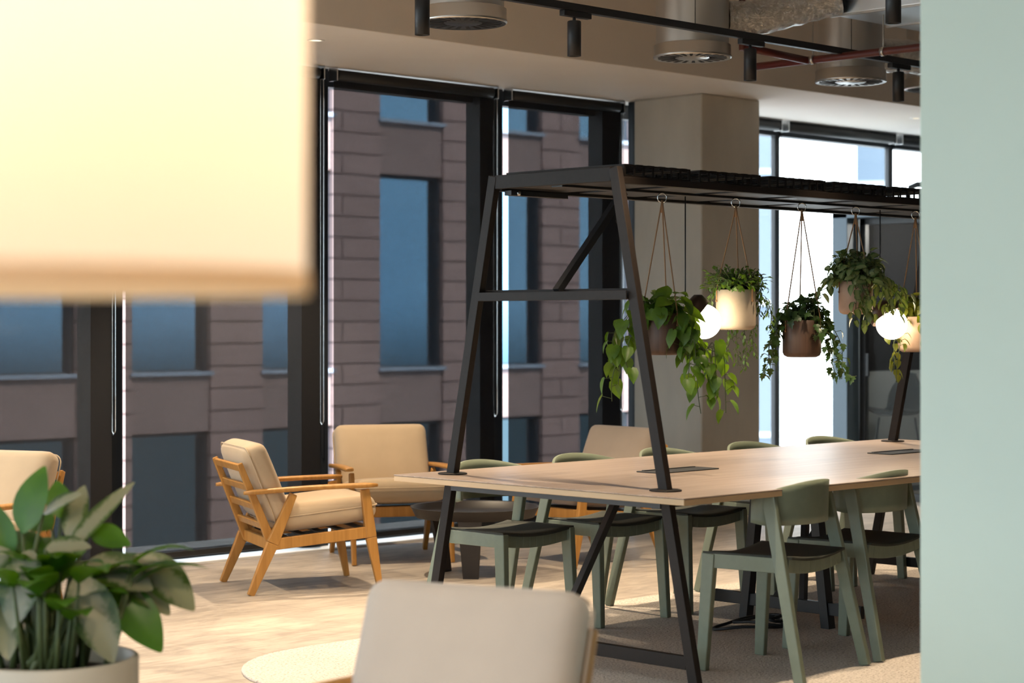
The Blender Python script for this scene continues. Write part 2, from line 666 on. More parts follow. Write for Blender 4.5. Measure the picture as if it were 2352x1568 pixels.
def thing(name, label, cat, loc=(0, 0, 0), rotz=0.0, group=None, kind=None):
    o = bpy.data.objects.new(name, None)
    COL.objects.link(o)
    o.location = loc
    o.rotation_euler = (0, 0, rotz)
    o.empty_display_size = 0.1
    return tag(o, label, cat, group, kind)


def struct(name, bm, m, parent=None, bevel=0.0, smooth=False):
    o = obj(name, bm, m, parent, bevel, smooth)
    if not parent:
        o['kind'] = 'structure'
    return o


def struct_root(name):
    o = bpy.data.objects.new(name, None)
    COL.objects.link(o)
    o['kind'] = 'structure'
    return o


def dup(root, loc, rotz, label, group=None):
    r = root.copy()
    COL.objects.link(r)
    r.location = loc
    r.rotation_euler = (0, 0, rotz)
    r['label'] = label
    if group:
        r['group'] = group
    for ch in list(root.children):
        c = ch.copy()
        COL.objects.link(c)
        c.parent = r
        for g in list(ch.children):
            d = g.copy()
            COL.objects.link(d)
            d.parent = c
    return r


def facing(v):
    return math.atan2(-v[0], v[1])


B = bmesh.new

# ---------------------------------------------------------------- the room
ZS = 2.94          # soffit height
VB = 9.30          # blinds
VG = 9.50          # glass
UC0, UC1, VC = 10.327, 10.963, 8.565

bm = B(); box_mm(bm, -1.2, 16.5, -3.2, 9.62, -0.25, 0.0); struct('floor', bm, M_floor)
bm = B(); box_mm(bm, -1.2, 16.5, -3.2, 8.0, 3.75, 3.95); struct('ceiling', bm, M_ceiling)
bm = B(); box_mm(bm, -1.2, 16.5, 8.01, 9.65, ZS, ZS + 0.2); struct('ceiling_soffit', bm, M_ceiling)
bm = B(); box_mm(bm, -1.2, 16.5, 8.0, 8.15, ZS + 0.001, 3.95); struct('wall_bulkhead', bm, M_bulk)
bm = B()
box_mm(bm, -1.4, -1.2, -3.2, 9.65, 0, 0.6)
box_mm(bm, -1.4, -1.2, -3.2, 9.65, 2.75, 3.95)
box_mm(bm, -1.4, -1.2, -3.2, -0.5, 0.6, 2.75)
box_mm(bm, -1.4, -1.2, 8.5, 9.65, 0.6, 2.75)
struct('wall_left', bm, M_plaster)
wl_ = struct_root('window_14')
bm = B()
for k in range(7):
    y_ = -0.47 + k * 8.94 / 6
    box_mm(bm, -1.36, -1.24, y_ - 0.03, y_ + 0.03, 0.6, 2.75)
obj('mullion', bm, M_frame, wl_, 0.004)
bm = B(); box_mm(bm, -1.31, -1.30, -0.5, 8.5, 0.6, 2.75); obj('pane', bm, M_glass, wl_)
bm = B(); box_mm(bm, 16.5, 16.7, -3.2, 9.65, 0, 3.95); struct('wall_right', bm, M_plaster)
bm = B(); box_mm(bm, -1.4, 16.7, -3.4, -3.2, 0, 3.95); struct('wall_back', bm, M_plaster)
bm = B(); box_mm(bm, 4.686, 4.88, -1.4, 3.098, 0, 3.75); struct('wall_mint', bm, M_mint, bevel=0.004)
bm = B(); box_mm(bm, UC0, UC1, VC, 9.18, 0, ZS); struct('concrete_column', bm, M_concrete, bevel=0.012)

# window wall, one window_n per bay: dark mullions, head and bottom rails, a pane each
edges = [-1.2, 0.27, 1.76, 3.25, 4.74, 6.24, 7.73, 9.235, 10.43]
for i in range(len(edges) - 1):
    w = struct_root('window_%d' % (i + 1))
    x0, x1 = edges[i], edges[i + 1]
    bm = B()
    box_mm(bm, x1 - 0.21, x1, VG - 0.12, VG + 0.02, 0.0, ZS)
    obj('mullion', bm, M_frame, w, 0.004)
    bm = B()
    box_mm(bm, x0, x1 - 0.21, VG - 0.05, VG + 0.04, ZS - 0.10, ZS)
    box_mm(bm, x0, x1 - 0.21, VG - 0.04, VG + 0.04, 0.0, 0.055)
    obj('rail', bm, M_frame, w, 0.004)
    bm = B(); box_mm(bm, x0, x1 - 0.2, VG, VG + 0.012, 0.04, ZS - 0.08)
    obj('pane', bm, M_glass, w)
# extra upright of the last bay before the column
edges2 = [10.43, 12.38, 13.93, 15.2, 16.5]
for i in range(4):
    w = struct_root('window_%d' % (9 + i))
    x0, x1 = edges2[i], edges2[i + 1]
    bm = B()
    box_mm(bm, x1 - 0.060, x1, VG - 0.025, VG + 0.02, 0.0, ZS)
    obj('mullion', bm, M_frame, w, 0.004)
    bm = B()
    box_mm(bm, x0, x1 - 0.075, VG - 0.05, VG + 0.04, ZS - 0.10, ZS)
    box_mm(bm, x0, x1 - 0.075, VG - 0.04, VG + 0.04, 0.0, 0.055)
    obj('rail', bm, M_frame, w, 0.004)
    bm = B(); box_mm(bm, x0, x1 - 0.07, VG, VG + 0.012, 0.04, ZS - 0.08)
    obj('pane', bm, M_glass, w)
bm = B(); box_mm(bm, 10.40, 10.52, 9.185, 9.30, 0, ZS); struct('trim_column_back', bm, M_frame, bevel=0.004)
bm = B(); box_mm(bm, -1.2, 16.5, 9.24, VG - 0.05, 0.0, 0.012); struct('trim_sill_inside', bm, M_sill)
bm = B(); box_mm(bm, -2, 17, VG + 0.13, 10.3, -0.12, -0.01); struct('trim_sill_outside', bm, M_sill)


# ---------------------------------------------------------------- roller blinds
def roller_blind(x0, x1, label, z_bottom=0.055, chain=True, drop=True):
    t = thing('roller_blind', label, 'roller blind', ((x0 + x1) / 2, VB, z_bottom if drop else ZS - 0.2), 0, 'roller blinds along the window wall')
    cx = (x0 + x1) / 2
    hw = (x1 - x0) / 2
    zb = z_bottom if drop else ZS - 0.2
    bm = B()
    tube(bm, [(-hw + 0.02, 0.0, ZS - 0.045 - zb), (hw - 0.02, 0.0, ZS - 0.045 - zb)], 0.034 if drop else 0.042, 16)
    obj('roller_tube', bm, M_blackplastic, t)
    if drop:
        bm = B(); box_mm(bm, -hw, hw, -0.0006, 0.0006, 0.012, ZS - 0.03 - zb)
        obj('screen', bm, M_screen, t)
        bm = B(); box_mm(bm, -hw, hw, -0.008, 0.008, -0.012, 0.022)
        obj('bottom_bar', bm, M_blackplastic, t, 0.003)
    for s in (-1, 1):
        bm = B(); box_mm(bm, s * (hw + 0.002) - 0.004, s * (hw + 0.002) + 0.004, -0.04, 0.04, ZS - 0.085 - zb, ZS - zb)
        obj('bracket', bm, M_chrome, t, 0.002)
    if chain:
        bm = B()
        zt, zl = ZS - 0.05 - zb, 0.78 - zb
        a = [(hw + 0.012, -0.016, zt + (zl - zt) * k / 10) for k in range(11)]
        b_ = [(hw + 0.012, 0.016, zl + (zt - zl) * k / 10) for k in range(11)]
        tube(bm, a + [(hw + 0.012, 0, zl - 0.02)] + b_, 0.0028, 6)
        obj('bead_chain', bm, M_chrome, t)
    return t


roller_blind(4.76, 6.115, 'lowered dark sunscreen blind behind the leftmost cream armchair')
roller_blind(6.205, 7.60, 'lowered dark sunscreen blind behind the angled wooden armchair')
roller_blind(7.705, 9.075, 'lowered dark sunscreen blind behind the front-facing cushioned armchair by the window')
roller_blind(9.208, 10.32, 'narrow lowered dark sunscreen blind beside the concrete column')
for x0, x1, lb in ((11.0, 12.13, 'rolled-up blind above the window strip right of the concrete column'),
                   (12.22, 13.67, 'rolled-up blind above the wide bright window right of the column'),
                   (13.76, 15.1, 'rolled-up blind at the window head beside the mint wall')):
    roller_blind(x0, x1, lb, chain=False, drop=False)

# ---------------------------------------------------------------- outside
t = thing('brick_building', 'brown brick office building across the street, seen through the blinds', 'building', (0, 21.6, -10))
VF = 21.6
ops = [7.98, 10.10, 12.42, 14.49, 16.61, 18.74, 20.86, 22.96]
OW = 1.25
rows = [(-6.54, -3.69), (-2.92, -0.07), (0.70, 3.55), (4.32, 7.17)]
zb, zt = -10.0, 8.2
bm = B()
xs = [5.0] + [e for o_ in ops for e in (o_, o_ + OW)] + [24.26]
for k in range(0, len(xs), 2):
    box_mm(bm, xs[k], xs[k + 1], -0.03, 0.6, 0, zt - zb)
for v in bm.verts:
    pass
obj('pier', bm, M_brick_pier, t)
bm = B()
zz = [zb] + [e for r_ in rows for e in r_] + [zt]
for o_ in ops:
    for k in range(0, len(zz), 2):
        box_mm(bm, o_ + 0.001, o_ + OW - 0.001, 0.0, 0.6, zz[k] - zb, zz[k + 1] - zb)
obj('brick_wall', bm, M_brick, t)
for o_ in ops:
    for (a, b_) in rows:
        f = B()
        x0, x1, y0 = o_ + 0.002, o_ + OW - 0.002, 0.12
        a_, c_ = a - zb, b_ - zb
        box_mm(f, x0, x0 + 0.05, y0, y0 + 0.08, a_, c_)
        box_mm(f, x1 - 0.05, x1, y0 - 0.06, y0 + 0.08, a_, c_)
        box_mm(f, x0, x1, y0 - 0.06, y0 + 0.08, c_ - 0.05, c_)
        box_mm(f, x0, x1, y0, y0 + 0.08, a_, a_ + 0.05)
        fo = obj('window', f, M_extframe, t)
        p = B(); box_mm(p, x0 + 0.05, x1 - 0.05, y0 + 0.03, y0 + 0.05, a_ + 0.05, c_ - 0.05)
        obj('pane', p, M_pane, fo)
        s_ = B(); box_mm(s_, x0 - 0.03, x1 + 0.03, -0.07, y0 + 0.02, a_ - 0.02, a_ + 0.03)
        obj('sill', s_, M_extsill, fo)
# pale buildings seen beyond the second window
def pale_building(x, y, rz, w_, z1, label, zb=-12):
    t = thing('pale_building', label, 'building', (x, y, zb), rz)
    bm = B(); box_mm(bm, -w_ / 2, w_ / 2, 0, 6, 0, z1 - zb)
    obj('wall', bm, M_extpale, t)
    bm = B()
    n_ = max(2, int((z1 - zb) / 3.2))
    for k in range(n_):
        box_mm(bm, -w_ / 2 - 0.02, w_ / 2 + 0.02, -0.05, 0, k * 3.2 + 1.0, k * 3.2 + 1.12)
    obj('band', bm, M_sill, t)


pale_building(37.06, 30.84, R(-50.2), 3.75, 24, 'pale blue tower just right of the concrete column')
pale_building(43.41, 30.17, R(-55.2), 0.84, 24, 'pale blue tower seen above the meeting pod')
bm = B(); box_mm(bm, -60, 120, 11, 160, -14.2, -14.0)
struct('ground', bm, M_sill)

# ---------------------------------------------------------------- carpet
def rounded(x0, x1, y0, y1, r, n=10):
    out = []
    for cx, cy, a0 in ((x1 - r, y1 - r, 0), (x0 + r, y1 - r, 90), (x0 + r, y0 + r, 180), (x1 - r, y0 + r, 270)):
        for k in range(n + 1):
            a = R(a0 + 90 * k / n)
            out.append((cx + r * math.cos(a), cy + r * math.sin(a)))
    return out


bm = B()
prism(bm, rounded(4.60, 10.6, 3.2, 6.52, 0.62), 0.0, 0.012)
tag(obj('carpet', bm, M_carpet, bevel=0.004), 'pale speckled carpet with rounded corners under the long shared table', 'carpet')

# ---------------------------------------------------------------- the long table with its overhead frame
T = thing('shared_table', 'long oak-topped table with tall bronze overhead frame carrying plants and black crates', 'table', (5.69, 5.49, 0))
TX, TY = 5.69, 5.49


def tl(u, v, z):
    return Vector((u - TX, v - TY, z))


bm = B(); box_mm(bm, 5.50 - TX, 9.13 - TX, 4.645 - TY, 6.245 - TY, 0.7345, 0.740)
obj('tabletop', bm, M_tabletop, T, 0.003)
bm = B(); box_mm(bm, 5.502 - TX, 9.128 - TX, 4.647 - TY, 6.243 - TY, 0.712, 0.7343)
obj('edge_band', bm, M_tableedge, T, 0.002)
PW, PD = 0.045, 0.032


def vpost(z, s):      # v offset of the splayed upright at height z
    return s * (0.745 - 0.206 * z)


for u in (5.69, 8.94):
    for s in (-1, 1):
        bm = B()
        beam(bm, (u - TX, vpost(0.0, s), 0.0), (u - TX, vpost(1.985, s), 1.985), (PD, PW), side=(1, 0, 0))
        p = obj('upright', bm, M_bronze, T, 0.002)
        bm = B()
        lathe(bm, [(0, 0.741), (0.062, 0.741), (0.062, 0.745), (0.056, 0.747), (0, 0.747)], (u - TX, vpost(0.74, s), 0), 28)
        obj('flange', bm, M_bronze, p)
    bm = B(); beam(bm, (u - TX, vpost(1.960, -1) + 0.02, 1.960), (u - TX, vpost(1.960, 1) - 0.02, 1.960), (0.028, 0.056), side=(1, 0, 0))
    obj('end_beam', bm, M_bronze, T, 0.002)
    # crossbar is an open channel
    bm = B()
    y0, y1 = vpost(1.49, -1) + 0.02, vpost(1.49, 1) - 0.02
    box_mm(bm, u - TX - 0.03, u - TX - 0.026, y0, y1, 1.470, 1.505)
    box_mm(bm, u - TX + 0.026, u - TX + 0.03, y0, y1, 1.470, 1.515)
    box_mm(bm, u - TX - 0.0255, u - TX + 0.0255, y0, y1, 1.470, 1.474)
    obj('crossbar', bm, M_bronze, T, 0.001)
    bm = B(); beam(bm, (u - TX, vpost(0.1, -1) + 0.02, 0.10), (u - TX, vpost(0.1, 1) - 0.02, 0.10), (0.03, 0.05), side=(1, 0, 0))
    obj('foot_bar', bm, M_bronze, T, 0.002)
    bm = B(); box_mm(bm, u - TX - 0.02, u - TX + 0.02, vpost(0.69, -1) + 0.02, vpost(0.69, 1) - 0.02, 0.672, 0.7115)
    obj('under_rail', bm, M_frame, T, 0.002)
    sg = 1 if u < 7 else -1
    for z0, z1 in ((1.505, 1.925), (0.125, 0.705)):
        bm = B(); beam(bm, (u - TX + sg * 0.0, -0.02, z0), (u - TX + sg * 0.42, 0.0, z1), (0.03, 0.03), side=(0, 1, 0))
        obj('brace', bm, M_black, T, 0.001)
for s in (-1, 1):
    bm = B(); box_mm(bm, 5.705 - TX, 8.925 - TX, s * 0.332 - 0.018, s * 0.332 + 0.018, 1.924, 1.9515)
    obj('long_beam', bm, M_bronze if s < 0 else M_black, T, 0.002)
    bm = B(); box_mm(bm, 5.72 - TX, 8.92 - TX, s * 0.55 - 0.015, s * 0.55 + 0.015, 0.672, 0.7055)
    obj('under_rail', bm, M_black, T, 0.002)
bm = B()
for k in range(8):
    x = 0.04 + k * 0.44
    box_mm(bm, x, x + 0.36, -0.31, 0.31, 1.936, 1.944)
box_mm(bm, 0.02, 3.22, -0.03, 0.03, 1.926, 1.9355)
obj('grille', bm, M_black, T, 0.001)
# short bracket with bolt under the far long beam
bm = B(); box_mm(bm, 0.02, 0.36, 0.26, 0.30, 1.905, 1.9255)
o = obj('bracket', bm, M_black, T, 0.001)
bm = B(); lathe(bm, [(0, 0), (0.011, 0), (0.011, 0.006), (0, 0.008)], (0.06, 0.258, 1.915), 10, M=Matrix.Rotation(R(90), 3, 'X'))
obj('bolt', bm, M_chrome, o)
# trestle halfway under the table
for s in (-1, 1):
    bm = B(); beam(bm, (7.22 - TX, s * 0.235, 0.0), (7.22 - TX, s * 0.15, 0.705), (0.05, 0.045), side=(1, 0, 0))
    obj('trestle_leg', bm, M_black, T, 0.002)
bm = B(); beam(bm, (7.22 - TX, -0.42, 0.1), (7.22 - TX, 0.42, 0.1), (0.03, 0.055), side=(1, 0, 0))
for s in (-1, 1):
    beam(bm, (7.24 - TX, -0.08 * s, 0.1), (7.55 - TX, 0.13 * s, 0.70), (0.03, 0.03), side=(0, 1, 0))
obj('trestle_bar', bm, M_black, T, 0.002)

# power flaps let into the top
def flap(u, v, label):
    bm = B()
    prism(bm, rounded(-0.20, 0.20, -0.075, 0.075, 0.02, 4), 0.0, 0.004)
    o = obj('power_flap', bm, M_blackplastic, None, 0.0015, loc=(u, v, 0.7405))
    tag(o, label, 'power flap')
    bm = B(); box_mm(bm, -0.17, 0.17, 0.045, 0.060, 0.0042, 0.007)
    obj('hinge', bm, M_black, o)
flap(6.52, 5.54, 'black power flap on the tabletop behind the near bronze upright')
flap(8.22, 5.54, 'black power flap at the far end of the table beside the mint wall')

# black crates lying in the overhead frame
def crate(label, x, first=[]):
    if first:
        return dup(first[0], (x, 5.49, 1.9525), 0, label, 'black slatted crates along the overhead frame')
    t = thing('crate', label, 'crate', (x, 5.49, 1.9525), 0, 'black slatted crates along the overhead frame')
    L, Wd, Hh = 0.40, 0.66, 0.050
    bm = B()
    for s in (-1, 1):
        y = s * (Wd / 2 - 0.003)
        box_mm(bm, -L / 2, L / 2, y - 0.003, y + 0.003, 0, 0.006)
        box_mm(bm, -L / 2, L / 2, y - 0.003, y + 0.003, Hh - 0.007, Hh)
        for k in range(8):
            x_ = -L / 2 + 0.004 + k * (L - 0.008) / 7
            box_mm(bm, x_ - 0.003, x_ + 0.003, y - 0.003, y + 0.003, 0.004, Hh - 0.004)
    for s in (-1, 1):
        x_ = s * (L / 2 - 0.003)
        box_mm(bm, x_ - 0.003, x_ + 0.003, -Wd / 2, Wd / 2, 0, 0.006)
        box_mm(bm, x_ - 0.003, x_ + 0.003, -Wd / 2, Wd / 2, Hh - 0.007, Hh)
        for k in range(12):
            y_ = -Wd / 2 + 0.004 + k * (Wd - 0.008) / 11
            box_mm(bm, x_ - 0.003, x_ + 0.003, y_ - 0.003, y_ + 0.003, 0.004, Hh - 0.004)
    obj('crate_wall', bm, M_bronze, t)
    bm = B()
    for k in range(12):
        y_ = -Wd / 2 + 0.01 + k * (Wd - 0.02) / 11
        box_mm(bm, -L / 2, L / 2, y_ - 0.008, y_ + 0.008, 0.0, 0.004)
    for k in range(6):
        x_ = -L / 2 + 0.03 + k * (L - 0.06) / 5
        box_mm(bm, x_ - 0.018, x_ + 0.018, -Wd / 2 + 0.006, Wd / 2 - 0.006, Hh - 0.012, Hh + 0.002)
    obj('slat', bm, M_blackplastic, t)
    first.append(t)
    return t
for k, lb in enumerate(('black slatted crate nearest the overhead frame\'s front corner', 'black slatted crate second along the overhead frame',
                        'black slatted crate in front of the bright window, third along the overhead frame',
                        'black slatted crate fourth along the overhead frame', 'black slatted crate fifth along, next to the mint wall')):
    crate(lb, 5.95 + k * 0.46)


# ---------------------------------------------------------------- sage side chairs
def make_chair():
    t = thing('side_chair', '', 'chair')
    hw = 0.225
    zf = 0.462
    for s in (-1, 1):
        bm = B(); beam(bm, (s * (hw + 0.002), 0.232, 0), (s * (hw - 0.010), 0.205, zf), (0.030, 0.044), (0.034, 0.058), side=(1, 0, 0))
        obj('leg', bm, M_sage, t, 0.004)
        bm = B(); beam(bm, (s * (hw + 0.042), -0.225, 0), (s * (hw - 0.003), -0.064, 0.700), (0.030, 0.042), (0.026, 0.056), side=(1, 0, 0))
        obj('leg', bm, M_sage, t, 0.004)
    # seat rails: sides straight, front and back dip in the middle
    bm = B()
    for s in (-1, 1):
        beam(bm, (s * (hw - 0.008), 0.205, 0.435), (s * (hw - 0.004), -0.125, 0.435), (0.022, 0.058), side=(1, 0, 0))
    for yy in (0.205, -0.135):
        n = 10
        prev = None
        for k in range(n + 1):
            x = -hw + 0.012 + (2 * hw - 0.024) * k / n
            dip = 0.018 * (1 - (2 * k / n - 1) ** 2)
            cur = Vector((x, yy, 0.436 - dip))
            if prev:
                beam(bm, prev, cur, (0.020, 0.052), side=(0, 1, 0))
            prev = cur
    obj('seat_frame', bm, M_sage, t, 0.002)
    # dished seat pad
    bm = B()
    nx, ny = 14, 12
    grid = {}
    for layer in (0, 1):
        for i in range(nx + 1):
            for j in range(ny + 1):
                a, b_ = 2 * i / nx - 1, 2 * j / ny - 1
                ex = 1 - 0.06 * max(0, -b_)
                x = a * (hw + 0.004) * ex
                y = 0.035 + b_ * 0.195
                edge = max(abs(a), abs(b_))
                dip = 0.020 * (1 - a * a)
                z = 0.470 - dip + (0.010 * (1 - edge ** 6) if layer else -0.008)
                grid[layer, i, j] = bm.verts.new((x, y, z))
    for layer in (0, 1):
        for i in range(nx):
            for j in range(ny):
                f = bm.faces.new([grid[layer, i, j], grid[layer, i + 1, j], grid[layer, i + 1, j + 1], grid[layer, i, j + 1]])
                f.smooth = True
    for i in range(nx):
        for j in (0, ny):
            bm.faces.new([grid[0, i, j], grid[0, i + 1, j], grid[1, i + 1, j], grid[1, i, j]])
    for j in range(ny):
        for i in (0, nx):
            bm.faces.new([grid[0, i, j], grid[0, i, j + 1], grid[1, i, j + 1], grid[1, i, j]])
    obj('seat_pad', bm, M_darkpad, t)
    # bent veneer back, wrapped round the posts
    bm = B()
    n, m = 36, 6
    outl = []
    for k in range(n + 1):
        a = -1 + 2 * k / n
        x = a * (hw + 0.022)
        y = -0.155 + 0.125 * abs(a) ** 2.4
        if abs(a) > 0.94:
            y += 0.030 * (abs(a) - 0.94) / 0.06
        outl.append((x, y, a))
    th = 0.011
    G = {}
    for layer in (0, 1):
        for k, (x, y, a) in enumerate(outl):
            # thickness along the local normal
            k0, k1 = max(k - 1, 0), min(k + 1, n)
            tx, ty = outl[k1][0] - outl[k0][0], outl[k1][1] - outl[k0][1]
            L = math.hypot(tx, ty)
            nx_, ny_ = ty / L, -tx / L
            zlo = 0.585
            zhi = 0.756 - 0.045 * abs(a) ** 2.2
            if abs(a) > 0.9:
                zhi -= 0.018 * ((abs(a) - 0.9) / 0.1) ** 2
                zlo += 0.012 * ((abs(a) - 0.9) / 0.1) ** 2
            for j in range(m + 1):
                z = zlo + (zhi - zlo) * j / m
                lean = -0.030 * (z - 0.68)
                G[layer, k, j] = bm.verts.new((x + nx_ * th * (layer - 0.5), y + lean + ny_ * th * (layer - 0.5), z))
    for k in range(n):
        for j in range(m):
            for layer in (0, 1):
                f = bm.faces.new([G[layer, k, j], G[layer, k + 1, j], G[layer, k + 1, j + 1], G[layer, k, j + 1]])
                f.smooth = True
        for j in (0, m):
            bm.faces.new([G[0, k, j], G[0, k + 1, j], G[1, k + 1, j], G[1, k, j]])
    for j in range(m):
        for k in (0, n):
            bm.faces.new([G[0, k, j], G[0, k, j + 1], G[1, k, j + 1], G[1, k, j]])
    obj('backrest', bm, M_sage, t)
    return t


GNEAR = 'sage chairs on the near side of the long table'
GFAR = 'sage chairs on the far side of the long table'
ch = make_chair()
ch.location = (6.255, 4.772, 0.0125)
ch.rotation_euler = (0, 0, R(8))
ch['label'] = 'sage green chair with curved back at the near table corner, closest to the bronze upright'
ch['group'] = GNEAR
for x, lb in ((6.885, 'sage green chair beside the mint wall, second along the near side'),):
    dup(ch, (x + 0.01, 4.835, 0.0125), R(5), lb, GNEAR)
for x, dy, rz, lb in ((6.10, 0.0, 0.04, 'sage green chair at the far left corner of the table, beside the left bronze upright'),
                      (6.72, 0.0, 0.0, 'sage green chair on the far side, second from the left bronze upright'),
                      (7.32, 0.0, 0.03, 'sage green chair on the far side in front of the half-hidden shade-darkened armchair'),
                      (8.00, 0.0, -0.03, 'sage green chair on the far side in front of the concrete column'),
                      (8.68, 0.02, 0.0, 'sage green chair on the far side in front of the bright white window')):
    dup(ch, (x, 6.21 + dy, 0.0125 if dy == 0 else 0.0125), PI + rz, lb, GFAR)


# ---------------------------------------------------------------- wooden lounge armchairs
def make_armchair(fab):
    t = thing('armchair', '', 'armchair', group='wooden lounge armchairs with loose cushions')
    HWc = 0.2875
    for s in (-1, 1):
        x = s * HWc
        # front leg: wide at the seat rail, tapering down and leaning forward
        bm = B()
        beam(bm, (x, 0.690, 0), (x, 0.640, 0.27), (0.026, 0.028), (0.030, 0.058), side=(1, 0, 0))
        beam(bm, (x, 0.640, 0.27), (x, 0.606, 0.520), (0.030, 0.058), (0.026, 0.048), side=(1, 0, 0))
        obj('leg', bm, M_oak, t, 0.005)
        # rear leg runs from the floor up to the armrest
        bm = B()
        beam(bm, (x, 0.0, 0), (x, 0.115, 0.26), (0.026, 0.036), (0.030, 0.062), side=(1, 0, 0))
        beam(bm, (x, 0.115, 0.26), (x, 0.225, 0.508), (0.030, 0.062), (0.026, 0.040), side=(1, 0, 0))
        obj('leg', bm, M_oak, t, 0.005)
        # back post
        bm = B()
        beam(bm, (x - s * 0.030, 0.128, 0.235), (x - s * 0.030, -0.050, 0.668), (0.024, 0.052), (0.022, 0.030), side=(1, 0, 0))
        obj('back_post', bm, M_oak, t, 0.005)
        # armrest: slim paddle, wider at the front, slightly bowed
        bm = B()
        n = 14
        prev = None
        rings = []
        for k in range(n + 1):
            a = k / n
            y = -0.035 + 0.70 * a
            z = 0.520 + 0.022 * a + 0.006 * math.sin(a * PI)
            wd = 0.030 + 0.030 * math.sin(min(1, a * 1.15) * PI * 0.5) - (0.016 if k == n else 0) - (0.012 if k == 0 else 0)
            xx = x + s * (0.004 + 0.016 * a)
            thk = 0.024 - (0.008 if k in (0, n) else 0)
            rings.append([bm.verts.new((xx + i * wd / 2, y, z + j * thk / 2)) for i, j in ((-1, -0.5), (-0.7, -1), (0.7, -1), (1, -0.5), (1, 0.5), (0.7, 1), (-0.7, 1), (-1, 0.5))])
        for A_, B_ in zip(rings, rings[1:]):
            for k in range(8):
                f = bm.faces.new((A_[k], A_[(k + 1) % 8], B_[(k + 1) % 8], B_[k]))
                f.smooth = True
        bm.faces.new(rings[0])
        bm.faces.new(rings[-1])
        obj('armrest', bm, M_oak, t)
        bm = B(); beam(bm, (x, 0.125, 0.255), (x, 0.645, 0.300), (0.024, 0.058), side=(1, 0, 0))
        obj('side_rail', bm, M_oak, t, 0.004)
    for y, z in ((0.640, 0.298), (0.118, 0.250)):
        bm = B(); box_mm(bm, -HWc, HWc, y - 0.011, y + 0.011, z - 0.030, z + 0.030)
        obj('cross_rail', bm, M_oak, t, 0.004)
    for z in (0.645, 0.545, 0.445, 0.345):
        y = 0.128 + (-0.178) * (z - 0.235) / 0.433
        bm = B()
        box_mm(bm, -HWc + 0.03, HWc - 0.03, y - 0.009, y + 0.009, z - 0.019, z + 0.019)
        bmesh.ops.rotate(bm, verts=bm.verts[:], cent=(0, y, z), matrix=Matrix.Rotation(R(22), 3, 'X'))
        obj('back_slat', bm, M_oak, t, 0.004)
    bm = B()
    for k in range(5):
        y = 0.19 + k * 0.10
        box_mm(bm, -HWc + 0.02, HWc - 0.02, y - 0.022, y + 0.022, 0.282 + 0.011 * k * 0.8, 0.290 + 0.011 * k * 0.8)
    obj('webbing', bm, M_blackplastic, t)
    Ms = Matrix.Translation((0, 0.415, 0.398)) @ Matrix.Rotation(R(5.5), 4, 'X')
    bm = B(); cushion(bm, (0.535, 0.54, 0.125), 0.052, 0.016, M=Ms)
    sc = obj('seat_cushion', bm, fab, t)
    bm = B()
    pts = [Ms @ Vector((x, y, 0.012)) for x, y in rounded(-0.2745, 0.2745, -0.277, 0.277, 0.05, 5)]
    tube(bm, pts, 0.0035, 6, closed=True)
    obj('piping', bm, fab, sc)
    Mb = Matrix.Translation((0, 0.098, 0.565)) @ Matrix.Rotation(R(112), 4, 'X')
    bm = B(); cushion(bm, (0.55, 0.42, 0.115), 0.048, 0.020, M=Mb)
    bc = obj('back_cushion', bm, fab, t)
    bm = B()
    pts = [Mb @ Vector((x, y, 0.040)) for x, y in rounded(-0.2805, 0.2805, -0.212, 0.212, 0.05, 5)]
    tube(bm, pts, 0.0035, 6, closed=True)
    obj('piping', bm, fab, bc)
    return t


GA = 'wooden lounge armchairs with loose cushions'
e1 = Vector((0.92338, -0.38389, 0)); n1 = Vector((0.38389, 0.92338, 0))
arm = make_armchair(M_fab)
arm.location = Vector((6.074, 7.989, 0)) + n1 * 0.2875
arm.rotation_euler = (0, 0, facing(e1))
arm['label'] = 'honey oak armchair seen from its slatted back, turned away by the window'
f2 = Vector((-0.484, -0.875, 0))
dup(arm, (7.825, 9.02, 0), facing(f2), 'honey oak armchair facing the camera with tall sand cushion, behind the round dark table', GA)
f3 = Vector((-0.995, 0.094, 0))
f4 = (-FW * 0.93 - RT * 0.36).normalized()
p4 = Vector((4.973, 8.451, 0)) - f4 * 0.02 + RT * 0.0
dup(arm, (p4.x, p4.y, 0), facing(f4), 'cushioned oak armchair at the left edge, behind the leafy potted plant', GA)
arm_p = make_armchair(M_fab_pale)
arm_p['label'] = 'blurred pale oatmeal armchair in the foreground, facing the camera'
f5 = (-FW * 0.90 - RT * 0.43).normalized()
p5 = FW * 4.62 + RT * (-0.075) - f5 * 0.02
arm_p.location = (p5.x, p5.y, 0)
arm_p.rotation_euler = (0, 0, facing(f5))
arm_g = make_armchair(fabric_material('shaded_beige_wool', (0.27, 0.215, 0.17), (0.30, 0.24, 0.19)))  # beige wool darkened; the chair's backlit shade is put into its colour
arm_g['group'] = GA
dup_ = lambda o, l, r_, lb: (setattr(o, 'location', l), setattr(o, 'rotation_euler', (0, 0, r_)), o.__setitem__('label', lb))
dup_(arm_g, (8.734, 7.80, 0), facing(f3), 'oak armchair with shade-darkened cushions half hidden behind the table, before the concrete column')

